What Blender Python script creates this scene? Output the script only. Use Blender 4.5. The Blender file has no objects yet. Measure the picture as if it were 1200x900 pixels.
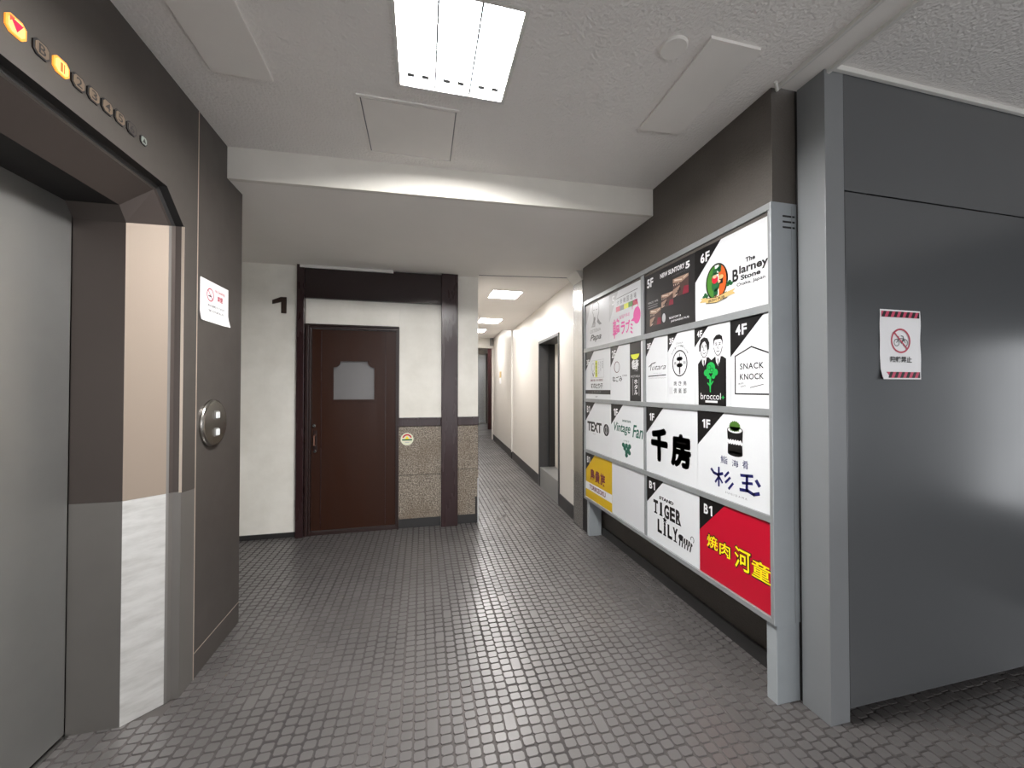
import bpy, bmesh, math, random
from mathutils import Vector, Matrix
random.seed(7)
SC = bpy.context.scene
COL = SC.collection

# ------------------------------------------------------------------ camera, world, exposure
H = 1.38
F_PX = 450.0
pitch = math.atan(6.0 / F_PX)
yaw = math.atan(105.0 / F_PX * math.cos(pitch))
cam_d = bpy.data.cameras.new('camera')
cam_d.sensor_fit = 'HORIZONTAL'
cam_d.sensor_width = 36.0
cam_d.lens = 36.0 * F_PX / 1200.0
cam_d.clip_start = 0.02
cam = bpy.data.objects.new('camera', cam_d)
COL.objects.link(cam)
fw = Vector((math.sin(yaw) * math.cos(pitch), math.cos(yaw) * math.cos(pitch), math.sin(pitch)))
rt = Vector((math.cos(yaw), -math.sin(yaw), 0))
up = rt.cross(fw)
cam.matrix_world = Matrix(((rt.x, up.x, -fw.x, 0), (rt.y, up.y, -fw.y, 0), (rt.z, up.z, -fw.z, H), (0, 0, 0, 1)))
SC.camera = cam

world = bpy.data.worlds.new('world')
SC.world = world
world.use_nodes = True
wb = world.node_tree.nodes['Background']
wb.inputs[0].default_value = (0.97, 0.98, 1.0, 1)
wb.inputs[1].default_value = 2.4

SC.view_settings.view_transform = 'Standard'
SC.view_settings.look = 'None'
SC.view_settings.gamma = 1.0
SC.view_settings.use_curve_mapping = False
SC.view_settings.exposure = 0.0
SC.cycles.sample_clamp_indirect = 6.0
LOBBY_LAMP = 238.0
CORRIDOR_LAMP = 72.0

# ------------------------------------------------------------------ materials
def lin(c):
    c = c / 255.0
    return c / 12.92 if c <= 0.04045 else ((c + 0.055) / 1.055) ** 2.4
def rgb(r, g, b):
    return (lin(r), lin(g), lin(b), 1)
MATS = {}
def mat(name, col, rough=0.5, metal=0.0, var=0.0, scale=4.0, bump=0.0, bscale=60.0, bdist=0.004, emit=0.0, emit_col=None,
        var_col=None, stretch=None, rvar=0.0, spec=0.5, detail=4.0):
    m = bpy.data.materials.new(name)
    m.use_nodes = True
    nt = m.node_tree
    b = nt.nodes['Principled BSDF']
    b.inputs['Base Color'].default_value = col
    b.inputs['Roughness'].default_value = rough
    b.inputs['Metallic'].default_value = metal
    b.inputs['Specular IOR Level'].default_value = spec
    tc = nt.nodes.new('ShaderNodeTexCoord')
    mp = nt.nodes.new('ShaderNodeMapping')
    nt.links.new(tc.outputs['Object'], mp.inputs[0])
    if stretch: mp.inputs['Scale'].default_value = stretch
    if var > 0 or rvar > 0:
        n = nt.nodes.new('ShaderNodeTexNoise')
        n.inputs['Scale'].default_value = scale
        n.inputs['Detail'].default_value = detail
        n.inputs['Roughness'].default_value = 0.6
        nt.links.new(mp.outputs[0], n.inputs['Vector'])
        rmp = nt.nodes.new('ShaderNodeMapRange')
        rmp.inputs['From Min'].default_value = 0.35
        rmp.inputs['From Max'].default_value = 0.68
        nt.links.new(n.outputs['Fac'], rmp.inputs['Value'])
        if var > 0:
            mx = nt.nodes.new('ShaderNodeMix'); mx.data_type = 'RGBA'
            vc = var_col or tuple(c * 0.6 for c in col[:3]) + (1,)
            mx.inputs[6].default_value = col
            mx.inputs[7].default_value = tuple(col[i] + (vc[i] - col[i]) * var for i in range(3)) + (1,)
            nt.links.new(rmp.outputs[0], mx.inputs[0])
            nt.links.new(mx.outputs[2], b.inputs['Base Color'])
        if rvar > 0:
            r2 = nt.nodes.new('ShaderNodeMapRange')
            r2.inputs['To Min'].default_value = max(0.03, rough - rvar)
            r2.inputs['To Max'].default_value = min(1, rough + rvar)
            nt.links.new(rmp.outputs[0], r2.inputs['Value'])
            nt.links.new(r2.outputs[0], b.inputs['Roughness'])
    if bump > 0:
        n2 = nt.nodes.new('ShaderNodeTexNoise')
        n2.inputs['Scale'].default_value = bscale
        n2.inputs['Detail'].default_value = 3.0
        nt.links.new(mp.outputs[0], n2.inputs['Vector'])
        bp = nt.nodes.new('ShaderNodeBump')
        bp.inputs['Strength'].default_value = bump
        bp.inputs['Distance'].default_value = bdist
        nt.links.new(n2.outputs['Fac'], bp.inputs['Height'])
        nt.links.new(bp.outputs[0], b.inputs['Normal'])
    if emit > 0:
        b.inputs['Emission Color'].default_value = emit_col or col
        b.inputs['Emission Strength'].default_value = emit
    MATS[name] = m
    return m

mat('stucco_ceiling', rgb(232, 228, 224), 0.9, var=0.15, scale=1.2, bump=0.55, bscale=75, bdist=0.012)
mat('smooth_ceiling', rgb(234, 230, 225), 0.85, var=0.12, scale=1.0, bump=0.15, bscale=90, bdist=0.003)
mat('ceiling_plate', rgb(230, 226, 221), 0.7, var=0.1)
mat('beam_white', rgb(222, 218, 210), 0.8, var=0.25, scale=2.0, bump=0.12, bscale=80, bdist=0.002)
mat('white_plaster', rgb(240, 237, 229), 0.75, var=0.35, scale=2.2, var_col=rgb(180, 175, 160), bump=0.1, bscale=40, bdist=0.003, detail=8)
mat('cream_wall', rgb(212, 207, 200), 0.38, var=0.12, scale=0.8, var_col=rgb(203, 195, 184), detail=2)
mat('dark_stucco', rgb(78, 72, 66), 0.6, var=0.3, scale=3, bump=0.5, bscale=120, bdist=0.006, spec=0.6)
mat('steel_panel', rgb(84, 79, 75), 0.42, metal=0.35, var=0.2, scale=2.5, bump=0.03, bscale=400, bdist=0.001, rvar=0.05)
mat('steel_seam', rgb(215, 200, 185), 0.35, metal=0.6)
mat('black_gap', rgb(22, 20, 20), 0.6)
mat('lift_door', rgb(164, 164, 161), 0.42, metal=0.85, var=0.1, scale=3, rvar=0.05)
mat('jamb_brown', rgb(78, 70, 66), 0.5, metal=0.4, var=0.15, scale=2)
mat('jamb_grey', rgb(128, 124, 120), 0.45, metal=0.6, var=0.2, scale=3)
mat('jamb_beige', rgb(146, 132, 119), 0.6, metal=0.35, var=0.12, scale=2, bump=0.1, bscale=250, bdist=0.001, stretch=(1, 1, 0.2))
mat('jamb_stainless', rgb(214, 213, 210), 0.45, metal=0.45, var=0.5, scale=7, stretch=(1, 1, 4.0), var_col=rgb(150, 147, 142), rvar=0.1, detail=8)
mat('stainless', rgb(178, 178, 176), 0.25, metal=1.0)
mat('plate_metal', rgb(168, 164, 158), 0.24, metal=1.0)
mat('chrome', rgb(190, 186, 180), 0.14, metal=1.0)
mat('grey_paint', rgb(152, 157, 160), 0.4, var=0.2, scale=4, rvar=0.08)
mat('grey_frame', rgb(150, 153, 154), 0.38, metal=0.3, var=0.25, scale=9, rvar=0.1)
mat('gate_metal', rgb(102, 104, 106), 0.24, metal=0.45, var=0.08, scale=1.5, rvar=0.03)
mat('gate_post', rgb(128, 130, 132), 0.34, metal=0.2, var=0.1)  # gate paint, lightened to stand in for light on the post's side
mat('dark_wood', rgb(48, 30, 31), 0.28, var=0.4, scale=6, stretch=(1, 1, 0.15), rvar=0.08)
mat('beam_wood', rgb(42, 31, 32), 0.22, var=0.3, scale=5, stretch=(0.15, 1, 1), rvar=0.06)
mat('door_wood', rgb(50, 26, 15), 0.38, spec=0.25, var=0.25, scale=7, stretch=(1, 1, 0.12), rvar=0.1)
mat('door_frame_wood', rgb(48, 34, 32), 0.3, var=0.3, scale=6)
mat('frosted_glass', rgb(112, 110, 110), 0.25, spec=0.5, var=0.1)
mat('brass_worn', rgb(150, 110, 95), 0.3, metal=0.8)
mat('skirting_black', rgb(45, 44, 44), 0.45, var=0.3, scale=10)
mat('number_brown', rgb(55, 42, 36), 0.35)
mat('corridor_door', rgb(60, 60, 61), 0.4, var=0.2)
mat('corridor_leaf', rgb(226, 220, 210), 0.5)
mat('threshold_grey', rgb(140, 140, 138), 0.4, metal=0.3, var=0.2)
mat('red_frame', rgb(52, 18, 20), 0.35)
mat('white_trim', rgb(212, 210, 205), 0.6)
mat('paper_white', rgb(238, 237, 238), 0.45)
mat('sign_white', rgb(214, 216, 218), 0.3)
mat('sign_grey_white', rgb(206, 207, 210), 0.3)
def flat(name, r, g, b, rough=0.35): return mat(name, rgb(r, g, b), rough)
flat('ink_black', 15, 14, 15); flat('ink_dark', 34, 33, 34); flat('ink_grey', 120, 120, 122); flat('ink_light_grey', 176, 176, 178)
flat('ink_white', 222, 222, 224); flat('ink_red', 190, 22, 48); flat('ink_sign_red', 182, 8, 40); flat('ink_yellow', 250, 226, 22)
flat('ink_gold', 206, 168, 10); flat('ink_maroon', 110, 32, 52); flat('ink_magenta', 214, 74, 152); flat('ink_green', 28, 168, 74)
flat('ink_dark_green', 20, 92, 74); flat('ink_olive', 70, 110, 40); flat('ink_navy', 28, 30, 92); flat('ink_orange', 196, 88, 32)
flat('ink_pink', 200, 70, 100); flat('ink_lime', 215, 220, 60); flat('ink_tan', 206, 176, 116); flat('ink_grass', 66, 122, 40)
flat('ink_photo_warm', 150, 124, 108); flat('ink_photo_dark', 70, 52, 48); flat('ink_photo_red', 120, 30, 48); flat('ink_photo_light', 206, 190, 172)
flat('ink_leaf', 30, 92, 52); flat('ink_skin', 226, 176, 140); flat('ink_crimson', 190, 70, 90); flat('sticker_cream', 222, 222, 196)
mat('lens_dark', rgb(120, 104, 88), 0.3)
mat('lens_grey', rgb(150, 160, 152), 0.3)
mat('lens_red', rgb(220, 60, 50), 0.4, emit=0.8, emit_col=(1.0, 0.12, 0.03, 1))
mat('lens_amber', rgb(200, 120, 50), 0.4, emit=1.0, emit_col=(1.0, 0.42, 0.05, 1))
mat('lens_yellow', rgb(200, 160, 90), 0.4, emit=0.9, emit_col=(1.0, 0.66, 0.22, 1))
mat('lens_crimson', rgb(230, 20, 60), 0.4, emit=0.7, emit_col=(0.9, 0.0, 0.05, 1))
mat('lens_brown', rgb(150, 90, 30), 0.4, emit=0.5, emit_col=(0.6, 0.22, 0.03, 1))
def lamp_mat(name, col, s):
    m = bpy.data.materials.new(name); m.use_nodes = True
    nt = m.node_tree; nt.nodes.clear()
    o = nt.nodes.new('ShaderNodeOutputMaterial'); e = nt.nodes.new('ShaderNodeEmission')
    e.inputs[0].default_value = col; e.inputs[1].default_value = s
    nt.links.new(e.outputs[0], o.inputs[0]); MATS[name] = m
lamp_mat('lamp_lobby', (1.0, 0.985, 0.97, 1), LOBBY_LAMP)
lamp_mat('lamp_corridor', (1.0, 0.98, 0.965, 1), CORRIDOR_LAMP)

def granite_mat():
    m = mat('granite', rgb(150, 138, 122), 0.5)
    nt = m.node_tree; b = nt.nodes['Principled BSDF']
    tc = nt.nodes.new('ShaderNodeTexCoord')
    v = nt.nodes.new('ShaderNodeTexNoise'); v.inputs['Scale'].default_value = 95; v.inputs['Detail'].default_value = 3
    s = nt.nodes.new('ShaderNodeTexNoise'); s.inputs['Scale'].default_value = 3.5; s.inputs['Detail'].default_value = 5
    nt.links.new(tc.outputs['Object'], v.inputs['Vector']); nt.links.new(tc.outputs['Object'], s.inputs['Vector'])
    r = nt.nodes.new('ShaderNodeValToRGB')
    e = r.color_ramp.elements
    e[0].position = 0.34; e[0].color = rgb(72, 62, 53)
    e[1].position = 0.68; e[1].color = rgb(174, 164, 150)
    k = e.new(0.5); k.color = rgb(124, 114, 101)
    nt.links.new(v.outputs['Fac'], r.inputs[0])
    r2 = nt.nodes.new('ShaderNodeMapRange'); r2.inputs['From Min'].default_value = 0.45; r2.inputs['From Max'].default_value = 0.75; r2.inputs['To Max'].default_value = 0.6
    nt.links.new(s.outputs['Fac'], r2.inputs['Value'])
    mx = nt.nodes.new('ShaderNodeMix'); mx.data_type = 'RGBA'
    mx.inputs[7].default_value = rgb(100, 84, 66)
    nt.links.new(r2.outputs[0], mx.inputs[0]); nt.links.new(r.outputs[0], mx.inputs[6]); nt.links.new(mx.outputs[2], b.inputs['Base Color'])
granite_mat()

def tile_mat(name, base, dark, rough):
    m = mat(name, base, rough)
    nt = m.node_tree; b = nt.nodes['Principled BSDF']
    g = nt.nodes.new('ShaderNodeNewGeometry')
    tc = nt.nodes.new('ShaderNodeTexCoord')
    n = nt.nodes.new('ShaderNodeTexNoise'); n.inputs['Scale'].default_value = 1.6; n.inputs['Detail'].default_value = 4
    n2 = nt.nodes.new('ShaderNodeTexNoise'); n2.inputs['Scale'].default_value = 160; n2.inputs['Detail'].default_value = 2
    nt.links.new(g.outputs['Position'], n.inputs['Vector']); nt.links.new(g.outputs['Position'], n2.inputs['Vector'])
    a = nt.nodes.new('ShaderNodeMath'); a.operation = 'MULTIPLY_ADD'; a.inputs[1].default_value = 0.35
    nt.links.new(n2.outputs['Fac'], a.inputs[0]); nt.links.new(n.outputs['Fac'], a.inputs[2])
    # each tile slightly different
    rp = nt.nodes.new('ShaderNodeMath'); rp.operation = 'MULTIPLY_ADD'; rp.inputs[1].default_value = 0.30
    nt.links.new(g.outputs['Random Per Island'], rp.inputs[0]); nt.links.new(a.outputs[0], rp.inputs[2])
    mr = nt.nodes.new('ShaderNodeMapRange'); mr.inputs['From Min'].default_value = 0.6; mr.inputs['From Max'].default_value = 1.1
    nt.links.new(rp.outputs[0], mr.inputs['Value'])
    mx = nt.nodes.new('ShaderNodeMix'); mx.data_type = 'RGBA'
    mx.inputs[6].default_value = base; mx.inputs[7].default_value = dark
    nt.links.new(mr.outputs[0], mx.inputs[0]); nt.links.new(mx.outputs[2], b.inputs['Base Color'])
    r2 = nt.nodes.new('ShaderNodeMapRange'); r2.inputs['From Min'].default_value = 0.3; r2.inputs['From Max'].default_value = 0.7
    r2.inputs['To Min'].default_value = rough - 0.06; r2.inputs['To Max'].default_value = rough + 0.1
    nt.links.new(n.outputs['Fac'], r2.inputs['Value']); nt.links.new(r2.outputs[0], b.inputs['Roughness'])
tile_mat('floor_tile', rgb(88, 85, 84), rgb(73, 70, 69), 0.33)
MATS['floor_tile'].node_tree.nodes['Principled BSDF'].inputs['Specular IOR Level'].default_value = 1.0
tile_mat('tile_edge', rgb(84, 81, 80), rgb(70, 67, 66), 0.75)
MATS['tile_edge'].node_tree.nodes['Principled BSDF'].inputs['Specular IOR Level'].default_value = 0.2
mat('grout', rgb(44, 41, 41), 0.8, var=0.9, scale=1.4, var_col=rgb(92, 87, 84), detail=3)

# ------------------------------------------------------------------ helpers
class MB:
    """collects faces in world coordinates"""
    def __init__(self): self.v = []; self.f = []
    def add(self, vs, fs):
        o = len(self.v); self.v += [tuple(p) for p in vs]; self.f += [tuple(i + o for i in f) for f in fs]; return self
    def box(self, x0, x1, y0, y1, z0, z1, b=0.0):
        x0, x1 = min(x0, x1), max(x0, x1); y0, y1 = min(y0, y1), max(y0, y1); z0, z1 = min(z0, z1), max(z0, z1)
        if b <= 0:
            return self.add([(x0, y0, z0), (x1, y0, z0), (x1, y1, z0), (x0, y1, z0), (x0, y0, z1), (x1, y0, z1), (x1, y1, z1), (x0, y1, z1)],
                            [(3, 2, 1, 0), (4, 5, 6, 7), (0, 1, 5, 4), (1, 2, 6, 5), (2, 3, 7, 6), (3, 0, 4, 7)])
        bm = bmesh.new()
        vs = [bm.verts.new(p) for p in [(x0, y0, z0), (x1, y0, z0), (x1, y1, z0), (x0, y1, z0), (x0, y0, z1), (x1, y0, z1), (x1, y1, z1), (x0, y1, z1)]]
        for f in [(3, 2, 1, 0), (4, 5, 6, 7), (0, 1, 5, 4), (1, 2, 6, 5), (2, 3, 7, 6), (3, 0, 4, 7)]: bm.faces.new([vs[i] for i in f])
        bmesh.ops.bevel(bm, geom=bm.edges[:], offset=b, segments=2, affect='EDGES', profile=0.5)
        return self.take(bm)
    def take(self, bm):
        bm.verts.index_update()
        self.add([v.co[:] for v in bm.verts], [tuple(v.index for v in f.verts) for f in bm.faces]); bm.free(); return self
    def prism(self, pts, d):
        """pts: planar loop of 3d points, d: extrusion vector"""
        n = len(pts); d = Vector(d)
        a = [Vector(p) for p in pts]; b = [p + d for p in a]
        fs = [tuple(range(n - 1, -1, -1)), tuple(range(n, 2 * n))] + [(i, (i + 1) % n, n + (i + 1) % n, n + i) for i in range(n)]
        return self.add(a + b, fs)
    def quad(self, a, b, c, d): return self.add([a, b, c, d], [(0, 1, 2, 3)])
    def lathe(self, prof, M, n=40):
        """prof: (r, h) pairs spun about local z"""
        vs = []; fs = []
        for r, h in prof:
            for k in range(n):
                t = 2 * math.pi * k / n; vs.append(M @ Vector((r * math.cos(t), r * math.sin(t), h)))
        for j in range(len(prof) - 1):
            for k in range(n): fs.append((j * n + k, j * n + (k + 1) % n, (j + 1) * n + (k + 1) % n, (j + 1) * n + k))
        fs.append(tuple(range(n - 1, -1, -1))); fs.append(tuple((len(prof) - 1) * n + k for k in range(n)))
        return self.add(vs, fs)
    def tube(self, a, b, r, n=12):
        a = Vector(a); b = Vector(b); z = (b - a).normalized()
        x = z.orthogonal().normalized(); y = z.cross(x)
        M = Matrix(((x.x, y.x, z.x, a.x), (x.y, y.y, z.y, a.y), (x.z, y.z, z.z, a.z), (0, 0, 0, 1)))
        return self.lathe([(r, 0), (r, (b - a).length)], M, n)
    def build(self, name, m, parent=None, smooth=False, fix=True):
        me = bpy.data.meshes.new(name)
        vs = [Vector(p) for p in self.v]
        if parent is not None:
            r = parent
            while r.parent: r = r.parent
            org = Vector(r.location)
        else:
            lo = Vector([min(p[i] for p in vs) for i in range(3)]); hi = Vector([max(p[i] for p in vs) for i in range(3)])
            org = Vector(((lo.x + hi.x) / 2, (lo.y + hi.y) / 2, lo.z))
        me.from_pydata([tuple(p - org) for p in vs], [], self.f)
        if fix:
            bm = bmesh.new(); bm.from_mesh(me); bmesh.ops.recalc_face_normals(bm, faces=bm.faces); bm.to_mesh(me); bm.free()
        me.materials.append(MATS[m])
        if smooth:
            for p in me.polygons: p.use_smooth = True
            me.set_sharp_from_angle(angle=math.radians(35))
        o = bpy.data.objects.new(name, me); COL.objects.link(o)
        if parent is not None: o.parent = parent
        else: o.location = org
        return o

def tag(o, label=None, cat=None, group=None, kind=None):
    if label: o['label'] = label
    if cat: o['category'] = cat
    if group: o['group'] = group
    if kind: o['kind'] = kind
    return o
def thing(name, label, cat, loc, group=None):
    o = bpy.data.objects.new(name, None); COL.objects.link(o); o.location = loc; o.empty_display_size = 0.05
    return tag(o, label, cat, group)
def struct_empty(name, loc):
    o = bpy.data.objects.new(name, None); COL.objects.link(o); o.location = loc; o.empty_display_size = 0.05
    return tag(o, kind='structure')
def struct(o): return tag(o, kind='structure')

_font_cache = {}
def text_geo(s, off=0.0, space=1.0, shear=0.0):
    """verts/faces of flat text, scaled to the unit box (x 0..1, y 0..1)"""
    key = (s, off, space, shear)
    if key in _font_cache: return _font_cache[key]
    c = bpy.data.curves.new('lettering', 'FONT'); c.body = s; c.size = 1.0; c.offset = off; c.space_character = space; c.shear = shear
    c.resolution_u = 3
    o = bpy.data.objects.new('lettering', c); COL.objects.link(o)
    dg = bpy.context.evaluated_depsgraph_get()
    me = bpy.data.meshes.new_from_object(o.evaluated_get(dg))
    bpy.data.objects.remove(o); bpy.data.curves.remove(c)
    vs = [(v.co.x, v.co.y) for v in me.vertices]; fs = [tuple(p.vertices) for p in me.polygons]
    bpy.data.meshes.remove(me)
    if not vs: return ([], [])
    x0 = min(v[0] for v in vs); x1 = max(v[0] for v in vs); y0 = min(v[1] for v in vs); y1 = max(v[1] for v in vs)
    vs = [((x - x0) / (x1 - x0), (y - y0) / (y1 - y0)) for x, y in vs]
    _font_cache[key] = (vs, fs)
    return _font_cache[key]

class Print:
    """flat print on a plane: origin O, right axis ux, up axis uz, outward normal n; pieces of one colour that lie together become one mesh"""
    def __init__(self, O, ux, uz):
        self.O = Vector(O); self.ux = Vector(ux); self.uz = Vector(uz); self.n = self.ux.cross(self.uz); self.parts = {}
    def put(self, name, m, pts, fs, l):
        if not pts: return
        us = [q[0] for q in pts]; vs = [q[1] for q in pts]
        P3 = [self.O + self.ux * u + self.uz * v + self.n * (0.0005 + 0.0004 * l) for u, v in pts]
        self.parts.setdefault((name, m), []).append(((min(us), max(us), min(vs), max(vs)), P3, fs))
    def poly(self, m, pts, l=0, name='emblem'): self.put(name, m, pts, [tuple(range(len(pts)))], l)
    def rect(self, m, u0, v0, u1, v1, l=0, name='emblem'): self.poly(m, [(u0, v0), (u1, v0), (u1, v1), (u0, v1)], l, name)
    def disc(self, m, cu, cv, ru, rv=None, l=0, name='emblem', n=28, a0=0, a1=360):
        rv = rv or ru
        full = (a1 - a0) >= 360
        pts = [(cu + ru * math.cos(math.radians(a0 + (a1 - a0) * k / n)), cv + rv * math.sin(math.radians(a0 + (a1 - a0) * k / n))) for k in range(n if full else n + 1)]
        self.poly(m, pts, l, name)
    def ring(self, m, cu, cv, ru, rv, w, l=0, name='emblem', n=36, a0=0, a1=360):
        k2 = n
        for k in range(k2):
            t0 = math.radians(a0 + (a1 - a0) * k / n); t1 = math.radians(a0 + (a1 - a0) * (k + 1) / n)
            q = [(cu + (ru - d) * math.cos(t), cv + (rv - d) * math.sin(t)) for t, d in ((t0, 0), (t1, 0), (t1, w), (t0, w))]
            self.poly(m, q, l, name)
    def line(self, m, pts, w, l=0, name='emblem', closed=False):
        pts = list(pts) + ([pts[0]] if closed else [])
        for (a, b), (c, d) in zip(pts, pts[1:]):
            L = math.hypot(c - a, d - b) or 1e-6
            nx, ny = -(d - b) / L * w / 2, (c - a) / L * w / 2
            ex, ey = (c - a) / L * w / 3, (d - b) / L * w / 3
            self.poly(m, [(a - ex + nx, b - ey + ny), (a - ex - nx, b - ey - ny), (c + ex - nx, d + ey - ny), (c + ex + nx, d + ey + ny)], l, name)
    def text(self, m, s, u0, v0, u1, v1, l=1, off=0.0, space=1.0, shear=0.0, name='lettering', slope=0.0):
        vs, fs = text_geo(s, off, space, shear)
        self.put(name, m, [(u0 + x * (u1 - u0), v0 + y * (v1 - v0) + slope * x) for x, y in vs], fs, l)
    def chars(self, m, s, u0, v0, u1, v1, gap=0.12, l=1, off=0.0, name='lettering', vertical=False):
        n = len(s)
        for i, ch in enumerate(s):
            if vertical:
                h = (v1 - v0) / (n + gap * (n - 1)); t = v1 - i * h * (1 + gap)
                self.text(m, ch, u0, t - h, u1, t, l, off, name=name)
            else:
                w = (u1 - u0) / (n + gap * (n - 1)); a = u0 + i * w * (1 + gap)
                self.text(m, ch, a, v0, a + w, v1, l, off, name=name)
    def flush(self, parent, gap=0.012):
        for (name, m), ch in self.parts.items():
            groups = []
            for c in ch:
                hit = []
                for g in groups:
                    if any(c[0][0] - gap < d[0][1] and d[0][0] - gap < c[0][1] and c[0][2] - gap < d[0][3] and d[0][2] - gap < c[0][3] for d in g): hit.append(g)
                new = [c]
                for g in hit: new += g; groups.remove(g)
                groups.append(new)
            for g in groups:
                mb = MB()
                for _, P3, fs in g: mb.add(P3, fs)
                mb.build(name, m, parent, fix=False)

# ------------------------------------------------------------------ setting: floor
CEIL = 2.725
SOFF = 2.548
floor = MB().box(-2.2, 5.2, -3.6, 16.2, -0.06, -0.0035).build('floor', 'grout'); struct(floor)

def tile_mesh(w, d, seed, name):
    rnd = random.Random(seed)
    r = 0.0068
    def loop(ix, z, rr):
        out = []
        hw, hd = w / 2 - ix, d / 2 - ix
        for sx, sy in ((1, 1), (-1, 1), (-1, -1), (1, -1)):
            a = (sx * hw, sy * (hd - rr)); b = (sx * (hw - rr), sy * hd)
            out += [a, b] if sx * sy > 0 else [b, a]
        return [(x + rnd.uniform(-.0009, .0009), y + rnd.uniform(-.0009, .0009), z) for x, y in out]
    tx, ty = rnd.uniform(-.02, .02), rnd.uniform(-.02, .02)
    bot = loop(0.0, -0.004, r); mid = loop(0.0006, -0.0011, r); top = loop(0.0026, 0.0, r * 0.9)
    vs = bot + mid + top
    vs = [(x, y, z + x * tx * 0.6 + y * ty * 0.6) for x, y, z in vs]
    fs = []
    for j in (0, 8):
        for i in range(8): fs.append((j + i, j + (i + 1) % 8, j + 8 + (i + 1) % 8, j + 8 + i))
    fs.append(tuple(range(16, 24)))
    return vs, fs
PW, PD = 0.0520, 0.0440
variants = [tile_mesh(PW - 0.0038, PD - 0.0035, k, 't') for k in range(10)]
longs = [tile_mesh(PW - 0.0038, 2 * PD - 0.0035, 50 + k, 't') for k in range(3)]
def in_floor(x, y):
    if -1.40 < x < 1.70 and -0.4 < y < 4.02:
        if x < -1.05 and y < 2.62 and not (x > -1.39 and y < 1.95): return False
        return True
    if -1.9 < x <= -1.05 and 2.6 < y < 4.0: return True
    if 1.70 <= x < 3.7 and -0.4 < y < 1.7: return True
    if 0.53 < x < 2.45 and 4.0 <= y < 11.5:
        return x < 1.60 + 0.0511 * (y - 3.72) + (0.6 if y > 10.4 else 0.0)
    return False
def pix(x, y):
    d = Vector((x, y, -H)); z = d.dot(fw)
    if z < 0.1: return None
    return 600 + F_PX * d.dot(rt) / z, 450 - F_PX * d.dot(up) / z, z
tiles = []
rnd = random.Random(3)
ci = -40
x = -1.93
while x < 3.7:
    ph = rnd.uniform(-0.004, 0.004); y = -0.5 + ph
    wob = rnd.uniform(0, 6.28)
    while y < 11.5:
        lng = rnd.random() < 0.02
        step = PD * (2 if lng else 1)
        xx = x + 0.0016 * math.sin(y * 3.1 + wob)
        if in_floor(xx, y + step / 2): tiles.append((xx, y + step / 2 + rnd.uniform(-.0015, .0015), lng, rnd.uniform(-.035, .035)))
        y += step + rnd.uniform(-.0018, .0022)
        if rnd.random() < 0.03: y += rnd.uniform(-.003, .003)
    x += PW
seen = []
for i, t in enumerate(tiles):
    q = pix(t[0], t[1])
    if q and 4 < q[0] < 1196 and q[1] < 894 and t[1] < 2.6 and (-1.05 < t[0] < 1.48) : seen.append((q[2], i))
seen.sort()
pick = set(i for _, i in seen[:298])
far_mb = MB()
tile_data = {}
def worn_edges(me):
    me.materials.append(MATS['tile_edge'])
    me.polygons.foreach_set('material_index', [1 if i % 17 < 16 else 0 for i in range(len(me.polygons))])
def tile_obj(t, k):
    key = ('L', k % 3) if t[2] else ('S', k % 10)
    if key not in tile_data:
        vs, fs = (longs if t[2] else variants)[key[1]]
        me = bpy.data.meshes.new('floor_tile'); me.from_pydata(vs, [], fs); me.materials.append(MATS['floor_tile']); tile_data[key] = me; worn_edges(me)
    o = bpy.data.objects.new('floor_tile', tile_data[key]); COL.objects.link(o); o.parent = floor
    o.location = Vector((t[0], t[1], 0)) - Vector(floor.location); o.rotation_euler = (0, 0, t[3])
for i, t in enumerate(tiles):
    if i in pick: tile_obj(t, rnd.randrange(30)); continue
    vs, fs = rnd.choice(longs if t[2] else variants)
    c, s = math.cos(t[3]), math.sin(t[3])
    far_mb.add([(t[0] + vx * c - vy * s, t[1] + vx * s + vy * c, vz) for vx, vy, vz in vs], fs)
field = tag(far_mb.build('tile_field', 'floor_tile', floor, fix=False), kind='stuff')
worn_edges(field.data)
MB().box(0.5, 3.0, 11.5, 16.0, -0.004, -0.0005).build('far_floor_strip', 'floor_tile', floor)

# ------------------------------------------------------------------ setting: ceilings and beam
LX0, LX1, LY0, LY1 = -0.103, 0.358, 1.300, 1.745          # lobby lamp opening
def ceiling_with_hole(name, m, x0, x1, y0, y1, z0, z1, holes):
    mb = MB()
    xs = sorted(set([x0, x1] + [h[0] for h in holes] + [h[1] for h in holes]))
    ys = sorted(set([y0, y1] + [h[2] for h in holes] + [h[3] for h in holes]))
    for i in range(len(xs) - 1):
        for j in range(len(ys) - 1):
            cx, cy = (xs[i] + xs[i + 1]) / 2, (ys[j] + ys[j + 1]) / 2
            if any(h[0] < cx < h[1] and h[2] < cy < h[3] for h in holes): continue
            mb.box(xs[i], xs[i + 1], ys[j], ys[j + 1], z0, z1)
    return struct(mb.build(name, m))
YB = -1.7      # open end behind the viewpoint, set close so sky light reaches the ceiling
ceiling_with_hole('ceiling', 'stucco_ceiling', -1.3, 1.53, YB, 2.50, CEIL, CEIL + 0.14, [(LX0, LX1, LY0, LY1)])
ceiling_with_hole('ceiling.001', 'stucco_ceiling', 1.53, 5.1, YB, 1.30, CEIL + 0.01, CEIL + 0.14, [])
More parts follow.
